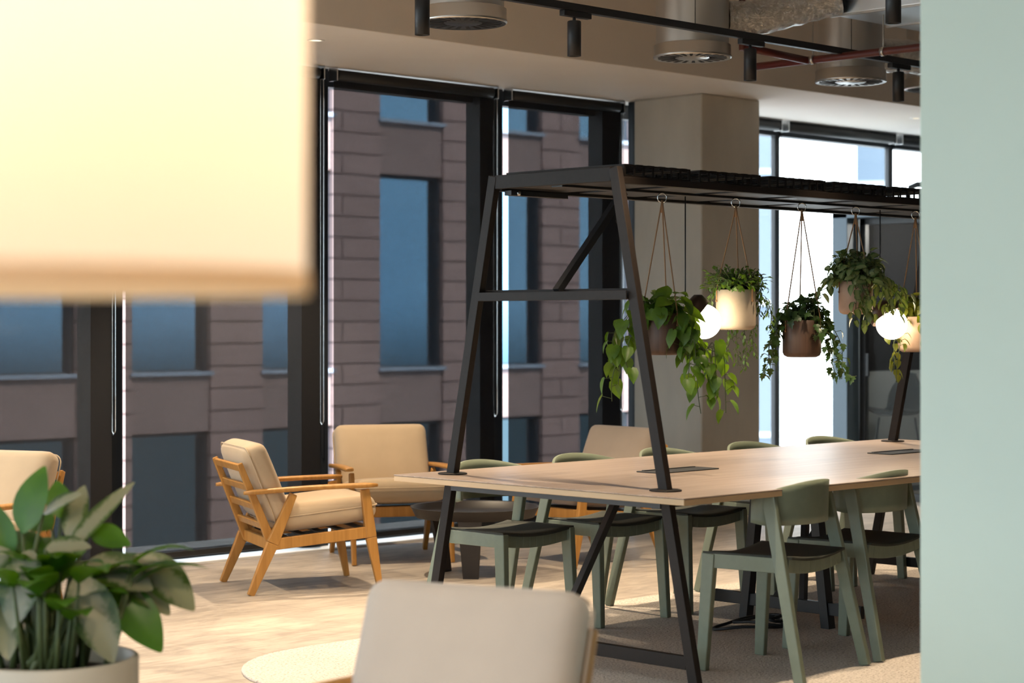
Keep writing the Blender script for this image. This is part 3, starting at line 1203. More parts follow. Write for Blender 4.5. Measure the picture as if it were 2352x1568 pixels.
# ---------------------------------------------------------------- round coffee table
t = thing('coffee_table', 'round dark coffee table with raised rim between the lounge armchairs', 'coffee table', (7.469, 7.804, 0))
bm = B(); lathe(bm, [(0, 0.318), (0.325, 0.318), (0.352, 0.372), (0.356, 0.374), (0.352, 0.376), (0.342, 0.372), (0.330, 0.338), (0, 0.338)], seg=56)
obj('tray_top', bm, M_dark_table, t)
for k in range(3):
    a = R(100 + 120 * k)
    d = Vector((math.cos(a), math.sin(a), 0))
    sd = Vector((-d.y, d.x, 0))
    bm = B(); beam(bm, d * 0.20, d * 0.26 + Vector((0, 0, 0.3185)), (0.085, 0.020), (0.13, 0.020), side=sd)
    obj('leg', bm, M_dark_table, t, 0.003)

# ---------------------------------------------------------------- cables under the table
t = thing('cable_tangle', 'black flat cable loops lying on the carpet under the table', 'cable', (6.98, 5.5, 0.0125))
for k, (r_, ax) in enumerate(((0.20, 0.6), (0.13, 0.9), (0.08, 0.5))):
    bm = B()
    pts = []
    for i in range(20):
        a = 2 * PI * i / 20
        rr = r_ * (1 + 0.12 * math.sin(3 * a + k))
        pts.append((rr * math.cos(a) + 0.05 * k, rr * ax * math.sin(a) - 0.03 * k, 0.008 + 0.012 * k + 0.010 * (1 + math.sin(2 * a + k))))
    tube(bm, pts, 0.007, 6, closed=True)
    obj('cable_loop', bm, M_blackplastic, t)


# ---------------------------------------------------------------- leaves
def leaf(bm, base, d, nrm, L, Wd, kind='heart', curl=0.25, fold=0.25, mat=0):
    """one leaf blade; uv.x runs across it, uv.y along it"""
    uvl = bm.loops.layers.uv.verify()
    d = Vector(d).normalized()
    nrm = Vector(nrm)
    nrm = (nrm - d * nrm.dot(d))
    nrm = nrm.normalized() if nrm.length > 1e-6 else d.orthogonal().normalized()
    sd = d.cross(nrm)
    if kind == 'heart':
        ts = [0, 0.10, 0.28, 0.50, 0.72, 0.90, 1.0]
        ws = [0.25, 0.80, 1.0, 0.86, 0.52, 0.18, 0.0]
    elif kind == 'lance':
        ts = [0, 0.08, 0.22, 0.42, 0.62, 0.80, 0.92, 1.0]
        ws = [0.06, 0.45, 0.85, 1.0, 0.88, 0.55, 0.22, 0.0]
    else:
        ts = [0, 0.5, 1.0]
        ws = [0.15, 1.0, 0.0]
    if kind == 'ivy':
        out = [(0.0, 0.10), (-0.02, 0.38), (0.28, 1.0), (0.40, 0.50), (0.62, 0.72), (0.66, 0.34), (1.0, 0.0)]
        c = bm.verts.new(Vector(base) + d * (L * 0.35))
        prev = None
        ring = []
        for t_, w_ in out:
            ring.append((t_, w_))
        ring += [(t_, -w_) for t_, w_ in out[-2::-1]]
        vs = []
        for t_, w_ in ring:
            bendz = -curl * L * t_ * t_
            vs.append(bm.verts.new(Vector(base) + d * (L * t_) + sd * (w_ * Wd / 2) + nrm * (bendz + abs(w_) * fold * Wd * 0.5)))
        for a, b_ in zip(vs, vs[1:] + vs[:1]):
            f = bm.faces.new((c, a, b_))
            f.material_index = mat
            f.smooth = True
            for lp in f.loops:
                lp[uvl].uv = (0.5 if lp.vert is c else 0.95, 0.5)
        return
    rows_ = []
    cr = 3 if kind != 'tiny' else 2
    xsn = [-1, -0.5, 0, 0.5, 1] if kind != 'tiny' else [-1, 0, 1]
    for t_, w_ in zip(ts, ws):
        row = []
        ang = curl * 2.2 * t_
        # bend down progressively
        px = math.sin(ang) / (curl * 2.2) if curl > 0.01 else t_
        pz = -(1 - math.cos(ang)) / (curl * 2.2) if curl > 0.01 else 0
        ctr = Vector(base) + d * (L * px) + nrm * (L * pz)
        if kind == 'heart' and t_ == 0:
            pass
        for a in xsn:
            back = -0.10 * L * abs(a) if (kind == 'heart' and t_ < 0.15) else 0
            row.append(ctr + sd * (a * w_ * Wd / 2) + nrm * (abs(a) * w_ * fold * Wd * 0.5) + d * back)
        rows_.append(row)
    vr = []
    for row, w_ in zip(rows_, ws):
        if w_ == 0.0:
            v_ = bm.verts.new(row[len(xsn) // 2])
            vr.append([v_] * len(xsn))
        else:
            vr.append([bm.verts.new(p) for p in row])
    for i in range(len(ts) - 1):
        for j in range(len(xsn) - 1):
            q = [vr[i][j], vr[i][j + 1], vr[i + 1][j + 1], vr[i + 1][j]]
            uvs = [((xsn[j] * ws[i] + 1) / 2, ts[i]), ((xsn[j + 1] * ws[i] + 1) / 2, ts[i]),
                   ((xsn[j + 1] * ws[i + 1] + 1) / 2, ts[i + 1]), ((xsn[j] * ws[i + 1] + 1) / 2, ts[i + 1])]
            seen, qq, uu = [], [], []
            for v_, u_ in zip(q, uvs):
                if v_ not in seen:
                    seen.append(v_)
                    uu.append(u_)
            if len(seen) < 3:
                continue
            f = bm.faces.new(seen)
            f.smooth = True
            f.material_index = mat
            for lp, u_ in zip(f.loops, uu):
                lp[uvl].uv = u_


def rdir(r_, up=0.3, spread=1.0):
    a = r_.uniform(0, 2 * PI)
    return Vector((math.cos(a) * spread, math.sin(a) * spread, up))


def vine(pts, kind, L, Wd, step, r_, stem_r=0.0018):
    """stem along pts with leaves on both sides"""
    bm = B()
    P = [Vector(p) for p in pts]
    # resample with a smooth curve
    Q = []
    for i in range(len(P) - 1):
        p0, p1, p2, p3 = P[max(i - 1, 0)], P[i], P[i + 1], P[min(i + 2, len(P) - 1)]
        for k in range(6):
            t_ = k / 6
            Q.append(0.5 * ((2 * p1) + (p2 - p0) * t_ + (2 * p0 - 5 * p1 + 4 * p2 - p3) * t_ * t_ + (3 * p1 - p0 - 3 * p2 + p3) * t_ ** 3))
    Q.append(P[-1])
    tube(bm, Q, stem_r, 5)
    for f in bm.faces:
        f.material_index = 1
    acc, side = 0.0, 1
    nxt = step * 0.5
    for a, b_ in zip(Q, Q[1:]):
        seg = (b_ - a).length
        while acc + seg > nxt:
            p = a.lerp(b_, (nxt - acc) / seg)
            az = r_.uniform(0, 2 * PI)
            out = Vector((math.cos(az), math.sin(az), r_.uniform(-0.2, 0.5))).normalized()
            pet = L * r_.uniform(0.25, 0.6)
            tip = p + out * pet
            tube(bm, [p, tip], stem_r * 0.7, 4)
            for f in bm.faces[-6:]:
                f.material_index = 1
            d = (out * 0.55 + Vector((0, 0, -0.9)) + Vector((r_.uniform(-.3, .3), r_.uniform(-.3, .3), 0))).normalized()
            sc = r_.uniform(0.7, 1.1)
            leaf(bm, tip, d, out + Vector((0, 0, 0.4)), L * sc, Wd * sc, kind, r_.uniform(0.1, 0.35), r_.uniform(0.1, 0.35))
            nxt += step * r_.uniform(0.75, 1.25)
        acc += seg
    bm.faces.ensure_lookup_table()
    return bm


def crown(kind, n, L, Wd, rad, zc, hgt, r_, top=0.4):
    bm = B()
    for i in range(n):
        a = r_.uniform(0, 2 * PI)
        el = r_.uniform(-0.25, 1.15)
        out = Vector((math.cos(a) * math.cos(el), math.sin(a) * math.cos(el), math.sin(el)))
        rr = r_.uniform(0.35, 1.0)
        p = Vector((out.x * rad * rr, out.y * rad * rr, zc + max(out.z, -0.15) * hgt * rr))
        root = Vector((out.x * 0.03, out.y * 0.03, zc - 0.03))
        tube(bm, [root, (root + p) / 2 + Vector((0, 0, 0.02)), p], 0.0015, 4)
        for f in bm.faces[-10:]:
            f.material_index = 1
        d = (out * 0.45 + Vector((r_.uniform(-.7, .7), r_.uniform(-.7, .7), r_.uniform(-0.95, 0.15)))).normalized()
        sc = r_.uniform(0.65, 1.1)
        leaf(bm, p, d, Vector((0, 0, 0.5)) + out * 1.0, L * sc, Wd * sc, kind, r_.uniform(0.1, 0.4), r_.uniform(0.1, 0.3))
    return bm


def mat_fix(bm):
    # leaf faces carry material 0; everything built by tube() is stem
    uvl = bm.loops.layers.uv.verify()
    for f in bm.faces:
        if all(abs(lp[uvl].uv.x) < 1e-6 and abs(lp[uvl].uv.y) < 1e-6 for lp in f.loops):
            f.material_index = 1
        else:
            f.material_index = 0


def hanging_planter(u, ztop, zbot, rad, potmat, leafmat, label, build, v=5.45, ring_z=1.930):
    t = thing('hanging_planter', label, 'hanging plant', (u, v, zbot), 0, 'plant pots hanging from the overhead frame')
    hh = ztop - zbot
    rb = 0.022
    prof = [(0, 0), (rad - rb, 0), (rad - rb * 0.3, rb * 0.35), (rad, rb), (rad, hh - 0.002), (rad - 0.002, hh), (rad - 0.007, hh), (rad - 0.007, hh - 0.03), (0, hh - 0.03)]
    bm = B(); lathe(bm, prof, seg=44)
    pot = obj('pot', bm, potmat, t)
    bm = B(); lathe(bm, [(rad - 0.009, hh - 0.029), (rad * 0.5, hh - 0.018), (0, hh - 0.015)], seg=24)
    obj('soil', bm, M_soil, pot)
    zr = ring_z - zbot
    bm = B()
    tube(bm, [RT * (0.019 * math.cos(2 * PI * k / 20)) + Vector((0, 0, zr - 0.022 + 0.019 * math.sin(2 * PI * k / 20))) for k in range(20)], 0.0028, 8, closed=True)
    obj('ring', bm, M_chrome, t)
    a0 = rnd.uniform(0.2, 0.8)
    for k in range(3):
        a = a0 + 2 * PI * k / 3
        c, s = math.cos(a), math.sin(a)
        bm = B()
        tube(bm, [(c * 0.002, s * 0.002, zr - 0.040), (c * 0.008, s * 0.008, zr - 0.075), (c * (rad + 0.003), s * (rad + 0.003), hh + 0.002), (c * (rad + 0.003), s * (rad + 0.003), hh - 0.05)], 0.0030, 6)
        tube(bm, [(c * (rad + 0.001), s * (rad + 0.001), hh - 0.05), (c * (rad + 0.007), s * (rad + 0.007), hh - 0.05)], 0.005, 8)
        obj('cord', bm, M_cord, t)
    bm = B(); tube(bm, [(0, 0, zr - 0.033), (0, 0, zr - 0.085)], 0.006, 8)
    obj('knot', bm, M_cord, t)
    r_ = random.Random(int(u * 1000))
    cr, vines = build(r_, hh, rad)
    mat_fix(cr)
    obj('foliage', cr, [leafmat, M_stem], t)
    for vb in vines:
        mat_fix(vb)
        obj('vine', vb, [leafmat, M_stem], t)
    return t


def trail(r_, rad, hh, lat, dep, down, kind, L, Wd, step, arch=0.05, drop=0.02):
    """vine leaving the rim towards lateral offset lat (camera right) and dep (towards the camera)"""
    out = RT * lat - FW * dep
    dn = out.normalized() if out.length > 1e-6 else RT
    w = lambda: Vector((r_.uniform(-.014, .014), r_.uniform(-.014, .014), 0))
    p = [dn * (rad * 0.3) + Vector((0, 0, hh - 0.02)), dn * (rad * 0.95) + Vector((0, 0, hh + arch)), out * 0.75 + Vector((0, 0, hh - drop)),
         out * 0.95 + Vector((0, 0, hh - 0.02 - down * 0.35)) + w(), out + Vector((0, 0, hh - 0.02 - down * 0.7)) + w(), out * 1.02 + Vector((0, 0, hh - down)) + w()]
    return vine(p, kind, L, Wd, step, r_)


def b_pothos(r_, hh, rad):
    cr = crown('heart', 44, 0.105, 0.075, 0.135, hh + 0.01, 0.10, r_)
    vs = [trail(r_, rad, hh, *a, 'heart', 0.078, 0.058, 0.042) for a in
          ((-0.20, 0.06, 0.37), (-0.155, 0.10, 0.24), (-0.185, 0.02, 0.30), (-0.21, 0.04, 0.22))]
    vs += [trail(r_, rad, hh, *a, 'heart', 0.074, 0.056, 0.036, 0.0, 0.15) for a in ((0.10, 0.10, 0.32), (0.15, 0.07, 0.42), (0.20, 0.05, 0.37), (0.26, 0.03, 0.42), (0.13, 0.10, 0.25), (0.22, 0.07, 0.30), (0.18, 0.08, 0.36))]
    return cr, vs


def b_fern(r_, hh, rad):
    cr = crown('tiny', 420, 0.034, 0.017, 0.15, hh + 0.02, 0.095, r_)
    vs = [trail(r_, rad, hh, *a, 'tiny', 0.026, 0.014, 0.008) for a in
          ((-0.14, 0.02, 0.10), (-0.13, -0.05, 0.14), (0.135, 0.02, 0.12), (0.15, -0.03, 0.17), (0.12, -0.07, 0.12), (0.02, -0.12, 0.34), (0.05, -0.12, 0.36), (-0.03, -0.11, 0.30), (0.09, -0.10, 0.30))]
    return cr, vs


def b_ivy(r_, hh, rad):
    cr = crown('ivy', 120, 0.052, 0.052, 0.105, hh + 0.015, 0.105, r_)
    vs = [trail(r_, rad, hh, *a, 'ivy', 0.044, 0.044, 0.021) for a in
          ((-0.14, 0.03, 0.18), (-0.155, 0.0, 0.25), (-0.11, 0.06, 0.10), (0.115, 0.03, 0.15), (0.14, 0.0, 0.24), (0.18, -0.02, 0.27), (0.06, 0.10, 0.07))]
    # the long runner hanging to the right
    p = [RT * 0.07 + Vector((0, 0, hh)), RT * 0.12 + Vector((0, 0, hh - 0.02)), RT * 0.145 + Vector((0, 0, hh - 0.12)), RT * 0.175 + Vector((0, 0, hh - 0.20)),
         RT * 0.215 + Vector((0, 0, hh - 0.26)), RT * 0.25 + Vector((0, 0, hh - 0.255))]
    vs.append(vine(p, 'ivy', 0.040, 0.040, 0.013, r_))
    p = [-RT * 0.05 + Vector((0, 0, hh)), -RT * 0.12 + Vector((0, 0, hh - 0.01)), -RT * 0.15 + Vector((0, 0, hh - 0.13)), -RT * 0.155 + Vector((0, 0, hh - 0.2)), -RT * 0.185 + Vector((0, 0, hh - 0.27))]
    vs.append(vine(p, 'ivy', 0.036, 0.036, 0.022, r_))
    return cr, vs


def b_varieg(r_, hh, rad):
    cr = crown('heart', 300, 0.050, 0.042, 0.150, hh + 0.02, 0.15, r_)
    vs = [trail(r_, rad, hh, *a, 'heart', 0.052, 0.036, 0.018) for a in
          ((-0.17, 0.02, 0.08), (-0.02, 0.12, 0.20), (0.02, 0.12, 0.22), (0.05, 0.11, 0.17), (0.16, 0.05, 0.16), (0.20, 0.02, 0.15), (0.13, 0.07, 0.12), (0.24, 0.0, 0.10))]
    return cr, vs


def b_golden(r_, hh, rad):
    cr = crown('heart', 120, 0.058, 0.045, 0.13, hh + 0.01, 0.11, r_)
    vs = [trail(r_, rad, hh, *a, 'heart', 0.050, 0.038, 0.03) for a in
          ((-0.12, 0.07, 0.28), (-0.10, 0.10, 0.32), (-0.15, 0.04, 0.10), (0.12, 0.05, 0.25), (0.02, 0.12, 0.12))]
    return cr, vs


hanging_planter(6.31, 1.420, 1.244, 0.085, M_walnut, M_pothos, 'hanging brown pot with large heart-leaved trailing plant, nearest the bronze upright', b_pothos)
hanging_planter(6.805, 1.526, 1.349, 0.088, M_pot_beige, M_fern, 'hanging beige pot with fine feathery foliage, lit by the globe lamp beside it', b_fern)
hanging_planter(7.285, 1.392, 1.223, 0.088, M_walnut, M_ivy, 'hanging dark brown pot of star-leaved ivy in front of the bright window', b_ivy)
hanging_planter(7.705, 1.575, 1.42, 0.080, M_pot_pink, M_varieg, 'hanging pinkish pot almost covered by bushy flecked leaves, highest of the pots', b_varieg)
hanging_planter(8.205, 1.410, 1.237, 0.085, M_pot_pink, M_yellow, 'hanging pinkish pot with golden leaves right behind the second globe lamp', b_golden)


def b_low(r_, hh, rad):
    cr = crown('heart', 60, 0.058, 0.045, 0.13, hh + 0.01, 0.10, r_)
    return cr, [trail(r_, rad, hh, *a, 'heart', 0.055, 0.042, 0.03) for a in ((-0.17, 0.03, 0.36), (-0.12, 0.06, 0.2), (0.1, 0.05, 0.2))]


hanging_planter(8.60, 1.33, 1.16, 0.085, M_walnut, M_yellow, 'hanging pot whose yellow-green trailing tips show beside the mint wall', b_low)


# ---------------------------------------------------------------- globe pendants
def globe_lamp(u, v, z, tilt_dir, label):
    t = thing('globe_pendant', label, 'pendant lamp', (u, v, z), 0, 'globe pendants between the hanging plants')
    r = 0.075
    bm = B(); lathe(bm, [(r * math.sin(PI * k / 20), -r * math.cos(PI * k / 20)) for k in range(21)], seg=36)
    obj('globe', bm, M_globe, t)
    q = Vector((0, 0, 1)).rotation_difference(Vector(tilt_dir).normalized()).to_matrix()
    bm = B()
    ro = 0.079
    lathe(bm, [(ro, 0.040), (ro, 0.082), (0.060, 0.105), (0, 0.108)], seg=36, M=q)
    o = obj('shade', bm, M_brownshade, t)
    so = o.modifiers.new('solid', 'SOLIDIFY')
    so.thickness = 0.003
    so.offset = 1
    bm = B()
    top = q @ Vector((0, 0, 0.106))
    tube(bm, [top, Vector((top.x, top.y, top.z + 0.1)), Vector((top.x, top.y, 1.934 - z))], 0.003, 6)
    obj('flex', bm, M_blackplastic, t)
    light('globe_bulb', 'POINT', (u, v, z), 14, (1.0, 0.74, 0.42), shadow_soft_size=0.09).data.cycles.cast_shadow = True
    return t


globe_lamp(6.585, 5.45, 1.385, (-RT * 0.75 + Vector((0, 0, 0.65))), 'lit white globe lamp half hidden between the first two hanging pots')
globe_lamp(8.001, 5.45, 1.374, (-RT * 0.45 + FW * 0.3 + Vector((0, 0, 0.8))), 'lit round white globe lamp in front of the pinkish hanging pot')

# ---------------------------------------------------------------- track with spot heads
TRV = 6.43
t = thing('lighting_track', 'black ceiling lighting track running across above the table', 'lighting track', (1.5, TRV, 2.86))
bm = B(); box_mm(bm, 0, 11.5, -0.018, 0.018, 0, 0.036); obj('rail', bm, M_black, t, 0.002)
for k in range(8):
    bm = B(); tube(bm, [(0.8 + 1.35 * k, 0, 0.036), (0.8 + 1.35 * k, 0, 0.888)], 0.0022, 6)
    obj('hanger_wire', bm, M_blackplastic, t)


def spot_head(u, v, zt, label, energy, aim, L=0.165, first=[]):
    if not first:
        t = thing('track_spotlight', label, 'track spotlight', (u, v, zt), 0, 'cylinder spotlights on the tracks')
        bm = B(); box_mm(bm, -0.085, 0.105, -0.017, 0.017, -0.028, -0.001); obj('adapter', bm, M_blackplastic, t, 0.003)
        bm = B(); tube(bm, [(0, 0, -0.028), (0, 0, -0.048)], 0.008, 10); obj('swivel', bm, M_black, t)
        bm = B(); lathe(bm, [(0, -0.046), (0.030, -0.046), (0.033, -0.050), (0.033, -0.048 - L), (0.028, -0.048 - L), (0.026, -0.030 - L), (0, -0.030 - L)], seg=28)
        obj('barrel', bm, M_black, t)
        bm = B(); lathe(bm, [(0, -0.034 - L), (0.025, -0.034 - L)], seg=20); obj('lens', bm, M_led, t)
        first.append(t)
    else:
        t = dup(first[0], (u, v, zt), 0, label)
    p = Vector((u, v, zt - 0.055 - L))
    light('spot_beam', 'SPOT', p, energy, WARM, target=aim, spot_size=R(75), spot_blend=0.6, shadow_soft_size=0.03)
    return t


TRACK_W = 210
spot_head(5.832, TRV, 2.86, 'black cylinder spotlight left of the round diffusers, above the lounge', TRACK_W, (5.8, 6.6, 0))
spot_head(6.807, TRV, 2.86, 'black cylinder spotlight above the overhead frame\'s corner', TRACK_W, (6.8, 6.5, 0))
spot_head(8.148, TRV, 2.86, 'black cylinder spotlight above the concrete column, beside the red pipe', TRACK_W, (8.1, 6.5, 0))
spot_head(9.507, TRV, 2.86, 'black cylinder spotlight next to the mint wall', TRACK_W, (9.5, 6.5, 0))
spot_head(4.55, TRV, 2.86, 'black cylinder spotlight hidden behind the glowing lampshade', TRACK_W, (4.5, 6.6, 0))
spot_head(3.2, TRV, 2.86, 'black cylinder spotlight far left behind the glowing lampshade', TRACK_W, (3.2, 6.6, 0))
t = thing('lighting_track', 'short black lighting track nearer the camera, at the top right', 'lighting track', (5.2, 4.77, 2.86))
bm = B(); box_mm(bm, 0, 5.0, -0.018, 0.018, 0, 0.036); obj('rail', bm, M_black, t, 0.002)
bm = B(); tube(bm, [(1.2, 0, 0.036), (1.2, 0, 0.888)], 0.0022, 6); obj('hanger_wire', bm, M_blackplastic, t)
spot_head(7.015, 4.77, 2.86, 'black cylinder spotlight at the top right in front of the pale duct', TRACK_W, (7.0, 4.5, 0))
spot_head(5.60, 4.77, 2.86, 'black cylinder spotlight above the near end of the table, out of view', TRACK_W, (5.5, 4.7, 0))

t = thing('lighting_track', 'black lighting track over the foreground seats, unseen and added to brighten them', 'lighting track', (0.4, 2.2, 2.86))  # unseen track and its three heads, added to warm and brighten the foreground
bm = B(); box_mm(bm, 0, 4.0, -0.018, 0.018, 0, 0.036); obj('rail', bm, M_black, t, 0.002)
bm = B(); tube(bm, [(1.2, 0, 0.036), (1.2, 0, 0.888)], 0.0022, 6); obj('hanger_wire', bm, M_blackplastic, t)
spot_head(1.2, 2.2, 2.86, 'black cylinder spotlight over the potted plant, unseen and added to brighten it', 110, (2.2, 4.6, 0))
spot_head(2.3, 2.2, 2.86, 'black cylinder spotlight over the foreground armchair, unseen, added as warm fill', 90, (3.1, 3.4, 0.3))
spot_head(3.4, 2.2, 2.86, 'black cylinder spotlight nearest the mint wall, unseen, added as fill light', 120, (2.9, 0.6, 0))

# recessed downlights in the soffit
for u, lb in ((2.99, 'recessed downlight in the soffit, far left'), (4.94, 'recessed downlight in the soffit behind the lampshade'), (6.89, 'recessed downlight in the soffit beside the lampshade edge'),
              (12.76, 'recessed downlight in the soffit next to the mint wall')):
    t = thing('downlight', lb, 'downlight', (u, 8.47, ZS), 0, 'recessed downlights in the window soffit')
    bm = B(); lathe(bm, [(0.050, 0.0), (0.050, -0.004), (0.036, -0.005), (0.034, 0.0)], seg=28); obj('trim_ring', bm, M_white, t)
    bm = B(); lathe(bm, [(0, -0.001), (0.034, -0.001)], seg=24); obj('lens', bm, M_led, t)
    light('downlight_beam', 'SPOT', (u, 8.47, ZS - 0.02), 300 if abs(u - 6.89) < 0.1 else 230, WARM, target=(u, 8.3, 0), spot_size=R(95), spot_blend=0.5, shadow_soft_size=0.03)

# ---------------------------------------------------------------- ceiling services
def diffuser(u, v, z, label, duct_h, r=0.21, dark=False):
    t = thing('air_diffuser', label, 'air diffuser', (u, v, z), 0, 'round swirl diffusers under the ceiling')
    bm = B()
    lathe(bm, [(r * 0.93, 0.07), (r * 0.985, 0.065), (r * 0.985, 0.012), (r, 0.010), (r, 0.0), (r * 0.97, -0.004)], seg=56)
    obj('collar', bm, M_steel, t)
    bm = B()
    lathe(bm, [(r * 0.97, -0.004), (r * 0.90, 0.0), (r * 0.42, 0.0), (r * 0.40, -0.004), (0, -0.005)], seg=56)
    plate = obj('face_plate', bm, M_frame if dark else M_steel, t)
    # flat black wedges paint in the shade of the swirl openings
    bm = B()
    n = 22
    for k in range(n):
        a0 = 2 * PI * k / n
        q = []
        for rr, a in ((r * 0.44, a0), (r * 0.88, a0 + 0.04), (r * 0.88, a0 + 0.15), (r * 0.44, a0 + 0.13)):
            q.append((rr * math.cos(a), rr * math.sin(a)))
        prism(bm, q, -0.002, 0.004)
    so_ = obj('slots', bm, M_podblack, plate)
    so_['kind'] = 'stuff'
    bm = B(); lathe(bm, [(0, 0.05), (r * 0.92, 0.05)], seg=40); obj('plenum_lining', bm, M_podblack, t)
    bm = B(); lathe(bm, [(r * 0.93, 0.07), (r * 0.93, duct_h)], seg=48)
    lathe(bm, [(r * 0.945, duct_h * 0.5), (r * 0.95, duct_h * 0.5 + 0.01), (r * 0.93, duct_h * 0.5 + 0.02)], seg=48)
    obj('spigot', bm, M_steel, t)
    return t


diffuser(6.41, 6.78, 2.80, 'dark round air diffuser at the top, leftmost of the three', 0.9, dark=True)
diffuser(8.127, 6.806, 2.80, 'round steel air diffuser with tall spigot above the concrete column', 0.94)
diffuser(9.606, 6.83, 2.80, 'round steel air diffuser behind the red pipe near the mint wall', 0.94)
diffuser(11.2, 7.3, 2.93, 'small dark-faced air diffuser half hidden by the mint wall', 0.82, 0.19, True)

t = thing('air_duct', 'rectangular pale galvanised duct at the top right', 'duct', (8.763, 6.36, 3.05))
M_duct = principled('bright_galvanised_sheet', (0.84, 0.88, 0.92), 0.3, 1.0)
bm = B(); box_mm(bm, 0.0, 3.4, -1.7, 0, 0, 0.34); obj('casing', bm, M_duct, t, 0.003)
for x in (0.02, 0.55, 1.6, 2.7):
    bm = B(); box_mm(bm, x - 0.012, x + 0.012, -1.715, 0.015, -0.010, 0.355)
    obj('flange_ring', bm, M_steel, t, 0.002)


def foil_material():
    m = principled('crinkled_foil', (0.72, 0.69, 0.64), 0.2, 1.0)
    f = noise(m, coords(m), 26, 5, 0.7, 2.0)
    bump(m, f, 1.0, 0.02)
    return m


M_foil = foil_material()


def flex_duct(pts, r, label, group='crinkled foil flexible ducts'):
    t = thing('flexible_duct', label, 'duct', pts[0], 0, group)
    bm = B()
    P = [Vector(p) - Vector(pts[0]) for p in pts]
    Q = []
    for i in range(len(P) - 1):
        for k in range(10):
            Q.append(P[i].lerp(P[i + 1], k / 10))
    Q.append(P[-1])
    seg = 28
    r_ = random.Random(5)
    rings = []
    for i, p in enumerate(Q):
        d = (Q[min(i + 1, len(Q) - 1)] - Q[max(i - 1, 0)]).normalized()
        x = d.cross(Vector((0, 0, 1))).normalized()
        y = d.cross(x)
        rr = r * (1 + (0.025 if i % 2 else -0.025))
        rings.append([bm.verts.new(p + (x * math.cos(2 * PI * k / seg) + y * math.sin(2 * PI * k / seg)) * rr * r_.uniform(0.97, 1.03)) for k in range(seg)])
    for A_, B_ in zip(rings, rings[1:]):
        for k in range(seg):
            f = bm.faces.new((A_[k], A_[(k + 1) % seg], B_[(k + 1) % seg], B_[k]))
            f.smooth = True
    obj('foil_hose', bm, M_foil, t)
    return t


flex_duct([(8.30, 6.72, 3.02), (8.45, 6.62, 3.03), (8.75, 6.30, 3.14)], 0.095, 'crinkled silver foil duct joining the middle diffuser to the pale duct')
flex_duct([(8.22, 5.9, 3.25), (8.40, 6.0, 3.20), (8.76, 6.05, 3.20)], 0.095, 'crinkled silver foil duct cut by the top edge of the picture')
flex_duct([(9.80, 6.83, 2.98), (10.1, 6.75, 2.99), (10.8, 6.7, 3.0)], 0.10, 'crinkled silver foil duct leaving the rightmost steel diffuser')

t = thing('sprinkler_pipe', 'dark red sprinkler pipes crossing under the ceiling services', 'pipe', (8.95, 6.5, 2.85))
bm = B(); tube(bm, [(0.01, 0.58, 0), (0, 0, 0), (-0.01, -1.9, 0.0)], 0.021, 14); obj('pipe_run', bm, M_red, t)
bm = B(); tube(bm, [(-0.58, 0.16, 0.02), (0.0, 0.16, 0.0)], 0.021, 14); tube(bm, [(-0.58, 0.16, 0.0), (-0.58, 0.16, 0.88)], 0.018, 14); obj('pipe_run', bm, M_red, t)
bm = B()
for y in (-0.35, 0.12):
    tube(bm, [(0, y, 0.02), (0, y, 0.05), (0, y, 0.89)], 0.004, 6)
    tube(bm, [(0, y - 0.012, 0), (0, y + 0.012, 0)], 0.026, 12)
obj('pipe_clip', bm, M_steel, t)

# ---------------------------------------------------------------- meeting pod
PU, PV0, PV1, PZ = 12.85, 6.6, 9.22, 2.25
t = thing('meeting_pod', 'black-framed glazed meeting pod by the bright window beside the mint wall', 'meeting pod', (PU, PV1, 0))
def pb(x0, x1, y0, y1, z0, z1):
    b_ = B(); box_mm(b_, x0 - PU, x1 - PU, y0 - PV1, y1 - PV1, z0, z1); return b_
obj('corner_post', pb(12.72, 12.88, 9.08, 9.22, 0, PZ), M_podblue, t, 0.004)
b_ = B()
for a in ((12.88, 12.93, 9.02, 9.075, 0, PZ - 0.05), (12.88, 12.93, 6.6, 6.66, 0, PZ - 0.05), (12.88, 12.93, 6.6, 9.075, PZ - 0.10, PZ - 0.05), (12.88, 12.93, 6.6, 9.075, 0, 0.06)):
    box_mm(b_, a[0] - PU, a[1] - PU, a[2] - PV1, a[3] - PV1, a[4], a[5])
obj('door_frame', b_, M_black, t, 0.003)
obj('roof', pb(12.72, 15.4, 6.55, 9.22, PZ - 0.05, PZ), M_podblue, t, 0.003)
gl = obj('glass_front', pb(12.90, 12.91, 6.66, 9.02, 0.06, PZ - 0.10), M_podglass, t)
obj('frosted_film', pb(12.893, 12.896, 6.66, 9.02, 0.06, 1.01), M_film, gl)
b_ = B(); beam(b_, (12.86 - PU, 8.985 - PV1, 0.96), (12.86 - PU, 8.985 - PV1, 1.14), (0.022, 0.030)); obj('handle', b_, M_black, t, 0.003)
obj('side_panel', pb(12.93, 13.05, 9.16, 9.20, 0, PZ - 0.05), M_podgrey, t)
obj('acoustic_wall', pb(13.06, 15.4, 9.16, 9.20, 0, PZ - 0.05), M_podblack, t)
obj('acoustic_wall', pb(15.32, 15.4, 6.6, 9.11, 0, PZ - 0.05), M_podblack, t)
obj('lower_panel', pb(13.06, 15.3, 9.125, 9.155, 0.05, 0.99), principled('pod_grey_felt', (0.34, 0.345, 0.33), 0.9), t)
b_ = B()
o_ = RT * ((2098 - 1176) / 4520 * 15.6) + FW * 15.6
bx, by = o_.x - PU, o_.y - PV1
tube(b_, [(bx - 0.03, by + 0.03, PZ), (bx - 0.03, by + 0.03, PZ + 0.16), (bx - 0.02, by + 0.02, PZ + 0.20), (bx + 0.02, by - 0.02, PZ + 0.225), (bx + 0.3, by - 0.3, PZ + 0.225)], 0.022, 12)
obj('vent_pipe', b_, M_frame, t)

